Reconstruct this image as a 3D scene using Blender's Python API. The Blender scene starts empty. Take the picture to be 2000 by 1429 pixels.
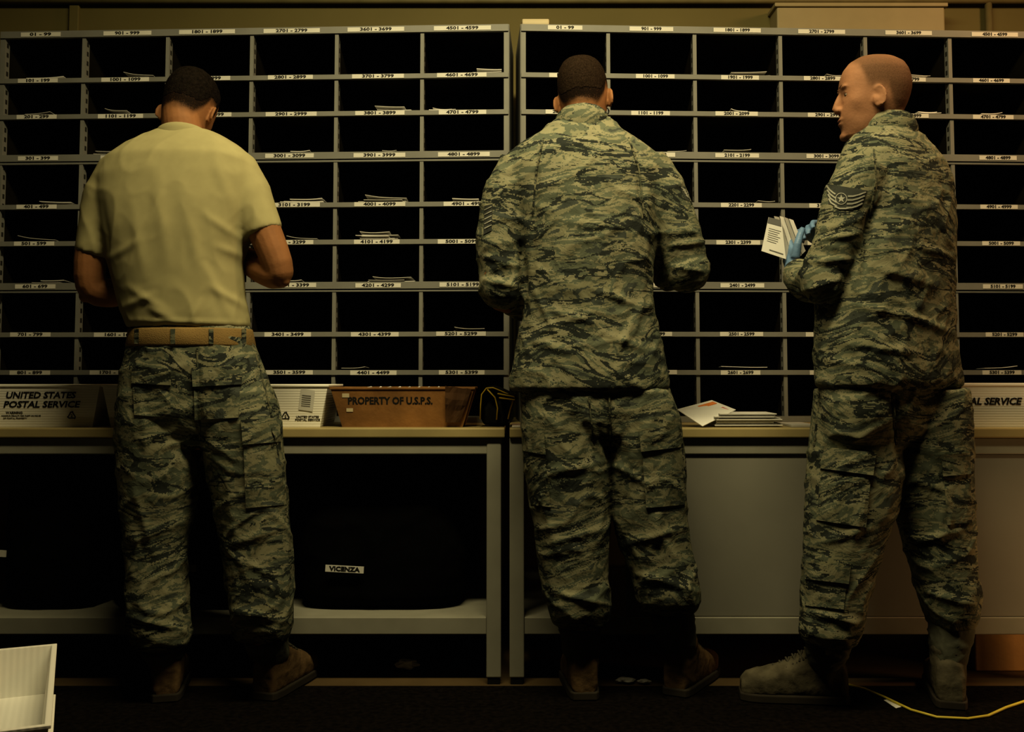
import bpy, bmesh, math, random
from mathutils import Vector, Matrix, noise
from mathutils.bvhtree import BVHTree
from math import sin, cos, tan, pi, radians, sqrt, exp, atan2
random.seed(7)
SC = bpy.context.scene
C = SC.collection
# ------------------------------------------------------------------ camera model
F = 2000.0; CX = 1000.0; CY = 613.0; PITCH = radians(3.5); EYE = Vector((0, 0, .93))
FW = Vector((0, cos(PITCH), sin(PITCH))); UP = Vector((0, -sin(PITCH), cos(PITCH)))
def ray(px, py): return FW + Vector(((px-CX)/F, 0, 0)) + UP*(-(py-CY)/F)
def P(px, py, Y): d = ray(px, py); return EYE + d*(Y/d.y)
def G(px, py, z=0.0): d = ray(px, py); return EYE + d*((z-EYE.z)/d.z)
def proj(v):
    q = v-EYE; t = q.dot(FW)
    return CX+F*q.x/t, CY-F*q.dot(UP)/t
cam = bpy.data.cameras.new('camera'); co = bpy.data.objects.new('camera', cam); C.objects.link(co)
VX0, VX1, VY = 0, 2000, 714.5     # view window: left, right, vertical centre
VW = float(VX1-VX0)
cam.sensor_fit = 'HORIZONTAL'; cam.sensor_width = 36; cam.lens = 36.0*F/VW; cam.shift_y = -(VY-CY)/VW; cam.shift_x = ((VX0+VX1)/2-CX)/VW
co.location = EYE; co.rotation_euler = (pi/2+PITCH, 0, 0); SC.camera = co
SC.view_settings.view_transform = 'Standard'
for look in ('Medium High Contrast', 'Standard - Medium High Contrast'):
    try: SC.view_settings.look = look; break
    except Exception: pass

# ------------------------------------------------------------------ materials
def newmat(name):
    m = bpy.data.materials.new(name); m.use_nodes = True
    return m, m.node_tree.nodes, m.node_tree.links, m.node_tree.nodes['Principled BSDF']
def mat(name, col, rough=.6, metal=0, var=.15, scale=12, bump=0, bscale=60, spec=.3, hairc=None):
    m, N, L, b = newmat(name)
    b.inputs['Roughness'].default_value = rough; b.inputs['Metallic'].default_value = metal
    b.inputs['Specular IOR Level'].default_value = spec
    tc = N.new('ShaderNodeTexCoord'); nz = N.new('ShaderNodeTexNoise'); nz.inputs['Scale'].default_value = scale
    nz.inputs['Detail'].default_value = 4
    L.new(tc.outputs['Object'], nz.inputs['Vector'])
    rp = N.new('ShaderNodeValToRGB'); e = rp.color_ramp.elements
    e[0].position = .3; e[1].position = .7
    e[0].color = tuple(c*(1-var) for c in col)+(1,); e[1].color = tuple(min(1, c*(1+var)) for c in col)+(1,)
    L.new(nz.outputs['Fac'], rp.inputs['Fac']); out = rp.outputs['Color']
    if hairc:   # short stubble grows where the mesh attribute says so
        at = N.new('ShaderNodeAttribute'); at.attribute_name = 'stubble'
        hn = N.new('ShaderNodeTexNoise'); hn.inputs['Scale'].default_value = 420; L.new(tc.outputs['Object'], hn.inputs['Vector'])
        mm = N.new('ShaderNodeMath'); mm.operation = 'MULTIPLY_ADD'; mm.inputs[1].default_value = .9; mm.inputs[2].default_value = .6; L.new(hn.outputs['Fac'], mm.inputs[0])
        m2 = N.new('ShaderNodeMath'); m2.operation = 'MULTIPLY'; m2.use_clamp = True; L.new(at.outputs['Fac'], m2.inputs[0]); L.new(mm.outputs[0], m2.inputs[1])
        mx = N.new('ShaderNodeMix'); mx.data_type = 'RGBA'; L.new(m2.outputs[0], mx.inputs['Factor']); L.new(out, mx.inputs['A'])
        mx.inputs['B'].default_value = hairc+(1,); out = mx.outputs['Result']
        sp_ = N.new('ShaderNodeMath'); sp_.operation = 'MULTIPLY_ADD'; sp_.inputs[1].default_value = -(spec-.03); sp_.inputs[2].default_value = spec
        L.new(m2.outputs[0], sp_.inputs[0]); L.new(sp_.outputs[0], b.inputs['Specular IOR Level'])
    L.new(out, b.inputs['Base Color'])
    if bump:
        n2 = N.new('ShaderNodeTexNoise'); n2.inputs['Scale'].default_value = bscale; n2.inputs['Detail'].default_value = 3
        L.new(tc.outputs['Object'], n2.inputs['Vector'])
        bp = N.new('ShaderNodeBump'); bp.inputs['Strength'].default_value = bump; bp.inputs['Distance'].default_value = .004
        L.new(n2.outputs['Fac'], bp.inputs['Height']); L.new(bp.outputs['Normal'], b.inputs['Normal'])
    return m
def camo(name, off=(0, 0, 0), gain=1.0):
    m, N, L, b = newmat(name)
    b.inputs['Roughness'].default_value = .85; b.inputs['Specular IOR Level'].default_value = .12
    tc = N.new('ShaderNodeTexCoord')
    ad = N.new('ShaderNodeVectorMath'); ad.operation = 'ADD'; ad.inputs[1].default_value = off
    sn = N.new('ShaderNodeVectorMath'); sn.operation = 'SNAP'; sn.inputs[1].default_value = (.0026, .0026, .0026)
    L.new(tc.outputs['Object'], ad.inputs[0]); L.new(ad.outputs[0], sn.inputs[0])
    wn = N.new('ShaderNodeTexNoise'); wn.inputs['Scale'].default_value = 2.8; wn.inputs['Detail'].default_value = 1
    L.new(sn.outputs[0], wn.inputs['Vector'])
    ws = N.new('ShaderNodeVectorMath'); ws.operation = 'SUBTRACT'; ws.inputs[1].default_value = (.5, .5, .5); L.new(wn.outputs['Color'], ws.inputs[0])
    wm = N.new('ShaderNodeVectorMath'); wm.operation = 'MULTIPLY'; wm.inputs[1].default_value = (.14, .14, .24); L.new(ws.outputs[0], wm.inputs[0])
    wa = N.new('ShaderNodeVectorMath'); wa.operation = 'ADD'; L.new(sn.outputs[0], wa.inputs[0]); L.new(wm.outputs[0], wa.inputs[1])
    def nz(scale, rot, sc, detail, dist, rough=.55):
        mp = N.new('ShaderNodeMapping'); mp.inputs['Rotation'].default_value = rot; mp.inputs['Scale'].default_value = sc
        L.new(wa.outputs[0], mp.inputs['Vector'])
        n = N.new('ShaderNodeTexNoise'); n.inputs['Scale'].default_value = scale; n.inputs['Detail'].default_value = detail
        n.inputs['Roughness'].default_value = rough; n.inputs['Distortion'].default_value = dist
        L.new(mp.outputs['Vector'], n.inputs['Vector']); return n.outputs['Fac']
    a = nz(6.0, (0, .22, 0), (1, 1, 3.3), 5, .6, .57)
    r1 = N.new('ShaderNodeValToRGB'); r1.color_ramp.interpolation = 'CONSTANT'
    cols = [(.0, (.062, .072, .062)), (.37, (.192, .19, .125)), (.435, (.098, .112, .082)), (.495, (.225, .218, .145)), (.555, (.117, .131, .094)), (.63, (.058, .067, .058))]
    el = r1.color_ramp.elements
    while len(el) < len(cols): el.new(.5)
    for e, (p, c) in zip(el, cols): e.position = p; e.color = tuple(x*gain for x in c)+(1,)
    L.new(a, r1.inputs['Fac'])
    def over(base, fac, pos, col, lo=None):
        r2 = N.new('ShaderNodeValToRGB'); r2.color_ramp.interpolation = 'CONSTANT'
        r2.color_ramp.elements[0].color = (0, 0, 0, 1); r2.color_ramp.elements[1].position = pos; r2.color_ramp.elements[1].color = (1, 1, 1, 1)
        if lo: e = r2.color_ramp.elements.new(lo); e.color = (0, 0, 0, 1)
        L.new(fac, r2.inputs['Fac'])
        mx = N.new('ShaderNodeMix'); mx.data_type = 'RGBA'
        L.new(r2.outputs['Color'], mx.inputs['Factor']); L.new(base, mx.inputs['A'])
        mx.inputs['B'].default_value = tuple(x*gain for x in col)+(1,); return mx.outputs['Result']
    d = nz(6.4, (0, .18, .3), (1, 1, 4.2), 5, .8, .57)
    o1 = over(r1.outputs['Color'], d, .54, (.027, .032, .029), .62)
    d2 = nz(8.0, (.2, .28, .7), (1, 1, 3.9), 5, .8, .55)
    o2 = over(o1, d2, .595, (.225, .218, .15), .645)
    L.new(o2, b.inputs['Base Color'])
    n2 = N.new('ShaderNodeTexNoise'); n2.inputs['Scale'].default_value = 16; n2.inputs['Detail'].default_value = 4; n2.inputs['Distortion'].default_value = .8
    L.new(tc.outputs['Object'], n2.inputs['Vector'])
    bp = N.new('ShaderNodeBump'); bp.inputs['Strength'].default_value = .6; bp.inputs['Distance'].default_value = .012
    L.new(n2.outputs['Fac'], bp.inputs['Height']); L.new(bp.outputs['Normal'], b.inputs['Normal'])
    return m
def corrug(name, col, freq, axis='X', st=.35, dk=.88):
    m, N, L, b = newmat(name); b.inputs['Roughness'].default_value = .45
    b.inputs['Base Color'].default_value = col+(1,)
    tc = N.new('ShaderNodeTexCoord'); w = N.new('ShaderNodeTexWave'); w.bands_direction = axis; w.inputs['Scale'].default_value = freq
    L.new(tc.outputs['Object'], w.inputs['Vector'])
    bp = N.new('ShaderNodeBump'); bp.inputs['Strength'].default_value = st; bp.inputs['Distance'].default_value = .003
    L.new(w.outputs['Fac'], bp.inputs['Height']); L.new(bp.outputs['Normal'], b.inputs['Normal'])
    rp = N.new('ShaderNodeValToRGB'); rp.color_ramp.elements[0].color = tuple(c*dk for c in col)+(1,); rp.color_ramp.elements[1].color = col+(1,)
    L.new(w.outputs['Fac'], rp.inputs['Fac']); L.new(rp.outputs['Color'], b.inputs['Base Color'])
    return m
M = dict(
    metal=mat('grey_enamel', (.195, .197, .183), .5, .0, .08, 9),
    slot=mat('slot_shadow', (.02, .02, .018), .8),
    inner_shade=mat('case_interior_shade', (.012, .010, .006), .9, spec=.05),  # shade inside the pigeonholes painted in as a near-black colour
    label=mat('label_paper', (.62, .61, .56), .6, var=.05),
    ink=mat('black_ink', (.010, .010, .010), .7, var=.05), print=mat('grey_print', (.16, .16, .16), .7),
    paper=mat('white_paper', (.78, .77, .74), .6, var=.05),
    paper2=mat('grey_paper', (.46, .45, .42), .6, var=.08),
    manila=mat('cream_paper', (.52, .45, .30), .6, var=.06),
    orange=mat('orange_print', (.75, .25, .06), .6),
    red=mat('red_print', (.55, .08, .06), .6),
    top=mat('tan_laminate', (.34, .28, .14), .4, var=.15, scale=5),
    frame=mat('table_enamel', (.28, .275, .23), .45, var=.06),
    panel=mat('grey_panel', (.23, .225, .195), .55, var=.08, scale=3),
    rubber=mat('black_rubber', (.010, .010, .009), .8, spec=.1),
    sack=mat('black_nylon', (.003, .003, .003), .95, bump=.5, bscale=20, spec=.03),
    card=mat('brown_cardboard', (.22, .11, .035), .75, var=.5, scale=6, bump=.3),
    tan_card=mat('tan_cardboard', (.36, .22, .09), .75, var=.2, scale=6, bump=.2),
    cardedge=mat('dark_cardboard', (.08, .04, .016), .8, var=.4),
    yellow=mat('yellow_edging', (.60, .42, .03), .5),
    wall=mat('olive_wall_paint', (.17, .145, .055), .7, var=.08, scale=2, bump=.1, bscale=80),
    pipe=mat('painted_conduit', (.18, .155, .075), .5),
    box=mat('offwhite_box', (.34, .29, .17), .5, var=.04),
    floor=mat('brown_tile_floor', (.10, .07, .035), .5, var=.2, scale=6),
    mat_=mat('black_carpet', (.007, .0055, .0045), .95, var=.5, scale=60, bump=.8, bscale=200, spec=.03),
    skin=mat('skin', (.31, .16, .092), .65, var=.16, scale=14, bump=.18, bscale=140, hairc=(.11, .062, .038), spec=.16),
    skin2=mat('tanned_skin', (.27, .13, .058), .65, var=.12, scale=14, bump=.12, bscale=140, hairc=(.015, .010, .0075), spec=.18),
    hair=mat('black_hair', (.012, .009, .007), .85, var=.4, scale=120, bump=1, bscale=300, spec=.04),
    buzz=mat('buzzed_brown_hair', (.026, .017, .011), .9, var=.45, scale=220, bump=.8, bscale=450, spec=.04),
    eye=mat('eye_white', (.30, .25, .20), .3), iris=mat('dark_iris', (.02, .015, .01), .2), brow=mat('eyebrow', (.14, .075, .035), .8), lip=mat('lip', (.26, .11, .07), .55),
    tee=mat('tan_cotton', (.345, .315, .175), .95, var=.04, scale=30, bump=.04, bscale=600, spec=.05),
    belt=mat('tan_webbing', (.24, .16, .06), .85, bump=.4, bscale=300),
    boot=mat('tan_suede', (.125, .082, .042), .9, var=.35, scale=25, bump=.5, bscale=70, spec=.1),
    boot2=mat('sage_suede', (.09, .08, .055), .9, var=.35, scale=25, bump=.5, bscale=70, spec=.1),
    bootup=mat('sage_nylon', (.10, .102, .076), .9, var=.2, bump=.3, spec=.1),
    sole=mat('boot_sole', (.03, .025, .018), .85), lace=mat('boot_lace', (.06, .055, .04), .8),
    glove=mat('blue_nitrile', (.13, .22, .36), .45, var=.15, scale=30, bump=.4, bscale=90),
    patch=mat('slate_patch', (.045, .05, .045), .9), stripe=mat('silver_thread', (.32, .32, .27), .8),
    glass=mat('spectacle_frame', (.01, .01, .01), .3),
    plastic=corrug('white_corrugated_plastic', (.90, .88, .80), 40, 'Z', .15, .96),
    plastic2=corrug('white_tote_plastic', (.86, .85, .80), 22, 'X', .12, .95),
    cable=mat('yellow_cable_jacket', (.55, .45, .06), .5),
    camo=camo('tiger_stripe_camouflage'), camo2=camo('tiger_stripe_camouflage_pocket', (.31, .17, .23), 1.0),
    camo3=camo('tiger_stripe_camouflage_seam', (.7, .1, .53), .7),
)
# ------------------------------------------------------------------ object helpers
PM = {}
def empty(name, label, cat, loc, rz=0, group=None):
    o = bpy.data.objects.new(name, None); C.objects.link(o); o.location = loc; o.rotation_euler = (0, 0, rz)
    o.empty_display_size = .05
    PM[o.name] = Matrix.Translation(Vector(loc)) @ Matrix.Rotation(rz, 4, 'Z')
    tag(o, label, cat, group); return o
def tag(o, label, cat=None, group=None):
    o['label'] = label
    if cat: o['category'] = cat
    if group: o['group'] = group
    return o
def mk(name, me, mats, parent=None, world=True, smooth=False, bevel=0):
    o = bpy.data.objects.new(name, me); C.objects.link(o); me.name = name
    if not isinstance(mats, (list, tuple)): mats = [mats]
    for m in mats: me.materials.append(m)
    if smooth:
        for p in me.polygons: p.use_smooth = True
    if parent:
        if world:
            pm = PM.get(parent.name)
            if pm is not None: me.transform(pm.inverted())
            elif parent.parent: me.transform(PM[parent.parent.name].inverted())
        o.parent = parent
    else:
        xs = [v.co for v in me.vertices]
        b = Vector(((min(v.x for v in xs)+max(v.x for v in xs))/2, (min(v.y for v in xs)+max(v.y for v in xs))/2, min(v.z for v in xs)))
        me.transform(Matrix.Translation(-b)); o.location = b
    if bevel:
        md = o.modifiers.new('bevel', 'BEVEL'); md.width = bevel; md.segments = 2; md.limit_method = 'ANGLE'
    return o
class MB:
    def __init__(s): s.bm = bmesh.new()
    def box(s, x0, x1, y0, y1, z0, z1, mi=0):
        v = [s.bm.verts.new(p) for p in ((x0,y0,z0),(x1,y0,z0),(x1,y1,z0),(x0,y1,z0),(x0,y0,z1),(x1,y0,z1),(x1,y1,z1),(x0,y1,z1))]
        for f in ((3,2,1,0),(4,5,6,7),(0,1,5,4),(1,2,6,5),(2,3,7,6),(3,0,4,7)):
            s.bm.faces.new([v[i] for i in f]).material_index = mi
        return s
    def hexa(s, b, t, mi=0):
        v = [s.bm.verts.new(p) for p in list(b)+list(t)]
        for f in ((3,2,1,0),(4,5,6,7),(0,1,5,4),(1,2,6,5),(2,3,7,6),(3,0,4,7)):
            s.bm.faces.new([v[i] for i in f]).material_index = mi
        return s
    def mesh(s, me, mx, mi=0):
        n = len(s.bm.faces); m2 = me.copy(); m2.transform(mx); s.bm.from_mesh(m2); bpy.data.meshes.remove(m2)
        s.bm.faces.ensure_lookup_table()
        for f in s.bm.faces[n:]: f.material_index = mi
        return s
    def quad(s, pts, mi=0):
        s.bm.faces.new([s.bm.verts.new(p) for p in pts]).material_index = mi; return s
    def build(s, name, mats, parent=None, world=True, smooth=False, bevel=0, recalc=False):
        if recalc: bmesh.ops.recalc_face_normals(s.bm, faces=s.bm.faces)
        me = bpy.data.meshes.new(name); s.bm.to_mesh(me); s.bm.free()
        return mk(name, me, mats, parent, world, smooth, bevel)
TX = {}
def text(body, size=1.0, bold=.02, shear=0.0):
    k = (body, bold, shear)
    if k not in TX:
        cu = bpy.data.curves.new('t', 'FONT'); cu.body = body; cu.size = 1; cu.align_x = 'CENTER'; cu.align_y = 'CENTER'
        cu.offset = bold; cu.resolution_u = 2; cu.extrude = .02; cu.shear = shear
        o = bpy.data.objects.new('t', cu); C.objects.link(o)
        dg = bpy.context.evaluated_depsgraph_get(); dg.update()
        me = bpy.data.meshes.new_from_object(o.evaluated_get(dg)); bpy.data.objects.remove(o); bpy.data.curves.remove(cu)
        TX[k] = me
    return TX[k]
def TM(loc, sx, sz, tilt=0, rz=0):
    return Matrix.Translation(Vector(loc)) @ Matrix.Rotation(rz, 4, 'Z') @ Matrix.Rotation(pi/2+tilt, 4, 'X') @ Matrix.Diagonal((sx, sz, .02, 1))
# lofts
def ringE(c, a, b, yaw=0, e=2.3, n=28, tilt=0):
    out = []
    for i in range(n):
        t = 2*pi*i/n; x = cos(t); y = sin(t)
        x = math.copysign(abs(x)**(2/e), x)*a; y = math.copysign(abs(y)**(2/e), y)*b
        out.append(Vector((c.x+x*cos(yaw)-y*sin(yaw), c.y+x*sin(yaw)+y*cos(yaw), c.z-tilt*y)))
    return out
def loft(bm, rings, closed=False, caps=True):
    R = [[bm.verts.new(p) for p in r] for r in rings]; n = len(R[0])
    for a, b in zip(R, R[1:]):
        for i in range(n): bm.faces.new((a[i], a[(i+1) % n], b[(i+1) % n], b[i]))
    if caps: bm.faces.new(R[0][::-1]); bm.faces.new(R[-1])
def tube(bm, pts, rad, n=14, caps=True):
    pts = [Vector(p) for p in pts]; rings = []; ref = None
    for i, p in enumerate(pts):
        t = (pts[min(i+1, len(pts)-1)]-pts[max(i-1, 0)]).normalized()
        if ref is None: ref = t.orthogonal().normalized()
        u = (ref-t*ref.dot(t)).normalized(); ref = u; w = t.cross(u)
        r = rad[i] if isinstance(rad, (list, tuple)) else rad
        rings.append([p+u*(cos(2*pi*k/n)*r)+w*(sin(2*pi*k/n)*r) for k in range(n)])
    loft(bm, rings, caps=caps)
def ell(bm, mx, loc, r, rot=None):
    m = mx @ Matrix.Translation(Vector(loc))
    if rot is not None: m = m @ rot
    bmesh.ops.create_uvsphere(bm, u_segments=22, v_segments=14, radius=1, matrix=m @ Matrix.Diagonal((r[0], r[1], r[2], 1)))
def remesh(bm, voxel, it=3, fac=.5):
    bmesh.ops.recalc_face_normals(bm, faces=bm.faces)
    me = bpy.data.meshes.new('r'); bm.to_mesh(me); bm.free()
    o = bpy.data.objects.new('r', me); C.objects.link(o)
    md = o.modifiers.new('r', 'REMESH'); md.mode = 'VOXEL'; md.voxel_size = voxel
    if it: s = o.modifiers.new('s', 'SMOOTH'); s.iterations = it; s.factor = fac
    dg = bpy.context.evaluated_depsgraph_get(); dg.update()
    m2 = bpy.data.meshes.new_from_object(o.evaluated_get(dg)); bpy.data.objects.remove(o); bpy.data.meshes.remove(me)
    return m2
def displace(me, amp, sc, seed, folds=(), low=None):
    nr = [v.normal.copy() for v in me.vertices]
    for v, n in zip(me.vertices, nr):
        c = v.co; a = amp
        if low: a *= 1+low[1]*max(0, min(1, (low[0]-c.z)/.25))
        q = Vector((c.x*sc[0]+seed+c.z*2.0, c.y*sc[1], c.z*sc[2]-c.x*2.5))
        q2 = q*1.5+Vector((3, 7, 1)); q2.x += .5*noise.noise(q*1.2)
        r1 = max(0, 1-abs(noise.noise(q2))*3.2); r2 = max(0, 1-abs(noise.noise(q*2.9+Vector((9, 2, 5))))*3)
        d = a*(.7*noise.noise(q*.8) + .85*r1*r1 + .25*r2*r2 - .25)
        if folds and n.y < .35:
            px, py = proj(c)
            for x0, y0, x1, y1, w, am in folds:
                w = w*.9
                dx, dy = x1-x0, y1-y0; t = ((px-x0)*dx+(py-y0)*dy)/(dx*dx+dy*dy); t = max(0, min(1, t))
                ds = ((px-x0-t*dx)**2+(py-y0-t*dy)**2)/(w*w)
                if ds < 6: d += am*exp(-ds)*(.35+.65*sin(pi*t))
        v.co = c+n*d
    me.update()
def bvh(me):
    return BVHTree.FromPolygons([v.co.copy() for v in me.vertices], [tuple(p.vertices) for p in me.polygons])
def hit(bv, px, py, off, Yd):
    d = ray(px, py).normalized(); h = bv.ray_cast(EYE, d)
    if h[0] is None:
        q = bv.find_nearest(P(px, py, Yd)); return q[0]+q[1]*off
    return h[0]-d*off
def conform(bv, q, off, name, m, parent, Yd, nu=10, nv=8, depth=.012):
    bm = bmesh.new(); g = []
    for j in range(nv+1):
        row = []
        for i in range(nu+1):
            u, v = i/nu, j/nv
            x = (q[0][0]*(1-u)+q[1][0]*u)*(1-v)+(q[3][0]*(1-u)+q[2][0]*u)*v
            y = (q[0][1]*(1-u)+q[1][1]*u)*(1-v)+(q[3][1]*(1-u)+q[2][1]*u)*v
            row.append(bm.verts.new(hit(bv, x, y, off, Yd)))
        g.append(row)
    for j in range(nv):
        for i in range(nu): bm.faces.new((g[j][i], g[j+1][i], g[j+1][i+1], g[j][i+1]))
    border = [e for e in bm.edges if e.is_boundary]
    r = bmesh.ops.extrude_edge_only(bm, edges=border)
    for v in [x for x in r['geom'] if isinstance(x, bmesh.types.BMVert)]:
        v.co += (v.co-EYE).normalized()*depth
    bmesh.ops.recalc_face_normals(bm, faces=bm.faces)
    me = bpy.data.meshes.new(name); bm.to_mesh(me); bm.free()
    return mk(name, me, m, parent, smooth=False)
def strip(bv, path, w, off, Yd, bm, seg=5):
    pts = []
    for (a, b) in zip(path, path[1:]):
        for k in range(seg): t = k/seg; pts.append((a[0]+(b[0]-a[0])*t, a[1]+(b[1]-a[1])*t))
    pts.append(path[-1]); prev = None
    for i, p in enumerate(pts):
        a = pts[max(i-1, 0)]; b = pts[min(i+1, len(pts)-1)]; dx, dy = b[0]-a[0], b[1]-a[1]; l = sqrt(dx*dx+dy*dy)
        nx, ny = -dy/l*w/2, dx/l*w/2
        v = (bm.verts.new(hit(bv, p[0]+nx, p[1]+ny, off, Yd)), bm.verts.new(hit(bv, p[0]-nx, p[1]-ny, off, Yd)))
        if prev: bm.faces.new((prev[0], prev[1], v[1], v[0]))
        prev = v
def strips(bv, paths, w, off, name, m, parent, Yd, th=.002):
    for p in paths:
        bm = bmesh.new(); strip(bv, p, w, off, Yd, bm)
        bmesh.ops.recalc_face_normals(bm, faces=bm.faces)
        me = bpy.data.meshes.new(name); bm.to_mesh(me); bm.free()
        o = mk(name, me, m, parent); s = o.modifiers.new('solid', 'SOLIDIFY'); s.thickness = th; s.offset = 0

# ------------------------------------------------------------------ room shell
def struct(o): o['kind'] = 'structure'; return o
TF = 3.16; TZ = .773; WY = 4.08
struct(MB().box(-4, 4, .2, WY+.1, -.06, 0).build('floor', M['floor']))
struct(MB().box(-4, 4, WY, WY+.1, 0, 3.0).build('wall_back', M['wall']))
struct(MB().box(-4, 4, 1.0, WY, 3.0, 3.06).build('ceiling', M['wall']))
z5 = P(500, 7, WY).z
bm = bmesh.new(); tube(bm, [(-3.9, WY-.03, z5), (3.9, WY-.03, z5)], .012, 10); tube(bm, [(P(1925, 30, WY).x, WY-.025, z5), (P(1925, 30, WY).x, WY-.025, 1.6)], .014, 10)
me = bpy.data.meshes.new('trim'); bm.to_mesh(me); bm.free(); struct(mk('trim_1', me, M['pipe'], smooth=True))
x = P(148, 30, WY).x
struct(MB().box(x-.02, x+.02, WY-.02, WY, 0, 3.0).build('trim_2', M['wall'], bevel=.004))
struct(MB().box(-4, 4, WY-.02, WY, 0, .1).build('baseboard_back', M['panel'], bevel=.004))
p0 = P(1516, 14, WY-.1); p1 = P(1845, 90, WY-.1)
t = empty('wall_cabinet', 'off-white metal box fixed high on the wall above the right sorting case', 'wall box', ((p0.x+p1.x)/2, WY-.06, p1.z))
MB().box(p0.x, p1.x, WY-.11, WY-.001, p1.z, p0.z).build('body', M['box'], t, bevel=.006)
MB().box(p0.x-.01, p1.x+.01, WY-.12, WY-.002, p0.z-.004, p0.z+.012).build('lid', M['box'], t, bevel=.003)
o = MB().box(-2.6, 2.6, 1.3, TF-.02, .0, .003).build('floor_mat', M['mat_']); tag(o, 'black carpet mat under the three standing people', 'mat')

# ------------------------------------------------------------------ tables
def table(px0, px1, label, legpx, panel):
    x0 = P(px0, 840, TF).x; x1 = P(px1, 840, TF).x; D = .86
    t = empty('work_table', label, 'table', ((x0+x1)/2, TF+D/2, 0))
    MB().box(x0, x1, TF-.012, TF+D, TZ-.030, TZ).build('tabletop', M['top'], t, bevel=.004)
    za = P(0, 887, TF).z
    MB().box(x0+.012, x1-.012, TF+.004, TF+.035, za, TZ-.031).box(x0+.012, x1-.012, TF+D-.05, TF+D-.02, za, TZ-.031).box(x0+.012, x0+.04, TF+.035, TF+D-.05, za, TZ-.031).box(x1-.04, x1-.012, TF+.035, TF+D-.05, za, TZ-.031).build('apron', M['frame'], t, bevel=.003)
    lw = .045
    for lx in legpx:
        X = P(lx, 1100, TF).x
        for Y in (TF, TF+D-.06):
            l = MB().box(X, X+lw, Y, Y+lw, .02, TZ-.031).build('leg', M['frame'], t, bevel=.004)
            MB().box(X+.004, X+lw-.004, Y+.004, Y+lw-.004, 0, .021).build('foot_cap', M['rubber'], l)
    zr1 = P(0, 1206, TF).z; zr0 = P(0, 1240, TF).z
    a = P(legpx[0], 1200, TF).x+lw; b = P(legpx[1], 1200, TF).x
    MB().box(a, b, TF+.006, TF+.04, zr0, zr1).build('lower_rail', M['frame'], t, bevel=.003)
    MB().box(a-.03, b+.03, TF+.04, TF+D-.03, zr1-.02, zr1-.003).build('lower_shelf', M['frame'], t)
    if panel:
        xa = P(1222, 1000, TF).x
        MB().box(xa, b-.001, TF+.012, TF+.024, zr1+.001, za-.001).build('front_panel', M['panel'], t, bevel=.002)
    return t, zr1
t1, ZS = table(-90, 986, 'long tan-topped work table open underneath, under the left sorting case', (-80, 950), False)
t2, _ = table(995, 2090, 'long tan-topped work table with grey front panel, under the right sorting case', (995, 2050), True)

# ------------------------------------------------------------------ sorting cases
SD = .34
RP = [55, 147, 219, 301, 398, 471, 556, 652, 727]
ZR = [P(940, y, 3.515).z for y in RP]
def sorter(label, pxa, pxb, Ya, Yb, which):
    A = P(pxa, 60, Ya); B = P(pxb, 60, Yb)
    W = sqrt((B.x-A.x)**2+(B.y-A.y)**2); rz = atan2(B.y-A.y, B.x-A.x)
    t = empty('mail_sorting_case', label, 'sorting case', (A.x, A.y, TZ), rz)
    zt = ZR[0]+.013-TZ; cw = W/6; zr = [z-TZ for z in ZR]
    def upright(name, x, w):
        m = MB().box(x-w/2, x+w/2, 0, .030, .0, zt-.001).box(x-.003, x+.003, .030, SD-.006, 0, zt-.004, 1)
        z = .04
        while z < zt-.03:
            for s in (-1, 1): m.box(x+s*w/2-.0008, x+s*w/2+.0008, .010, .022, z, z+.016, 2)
            z += .034
        return m.build(name, [M['metal'], M['inner_shade'], M['slot']], t, False)
    upright('side_panel', .008, .016); upright('side_panel', W-.008, .016)
    for c in range(1, 6): upright('divider', c*cw, .013)
    MB().box(0, W, SD-.006, SD, 0, zt).build('back_panel', M['inner_shade'], t, False)
    MB().box(0.016, W-.016, .012, SD-.006, zt-.004, zt, 1).box(-.003, -.0005, .0, SD, 0, zt).box(W+.0005, W+.003, .0, SD, 0, zt).build('outer_shell', [M['metal'], M['inner_shade']], t, False)
    for r in range(10):
        if r < 9: h = .024 if r % 3 == 0 else .0165; z = zr[r]
        else: h = .02; z = .011
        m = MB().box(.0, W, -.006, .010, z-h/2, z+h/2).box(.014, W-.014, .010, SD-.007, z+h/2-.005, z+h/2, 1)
        if r % 3 == 0 and 0 < r < 9: m.box(.0, W, -.002, .010, z-h/2-.010, z-h/2-.004)
        m.build('shelf', [M['metal'], M['inner_shade']], t, False)
    for c in range(6):
        for r in range(9):
            n = c*900+r*100; s = '%02d - %d' % (n+1, n+99)
            cx = (c+.5)*cw+random.uniform(-.012, .012); z = zr[r]+random.uniform(-.001, .001)
            hw = .10 if c > 1 and r == 0 else random.uniform(.078, .092)
            if c == 0: hw = .072
            if which: hw *= .84
            m = MB().box(cx-hw, cx+hw, -.0075, -.006, z-.0076, z+.0076)
            sx = (.0230 if n else .027)*(1 if not which else .80)
            m.mesh(text(s, bold=.035), TM((cx, -.0079, z), sx, .0152), 1)
            o = m.build('compartment_label', [M['label'], M['ink']], t, False); o['label'] = 'white label strip printed '+s
    return t, W, A, rz
s1, W1, A1, R1 = sorter('grey metal mail sorting case behind the person in the tan T-shirt', 3, 993, 3.592, 3.512, 0)
s2, W2, A2, R2 = sorter('grey metal mail sorting case behind the two people in camouflage jackets', 1018, 2018, 3.512, 3.592, 1)

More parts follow.
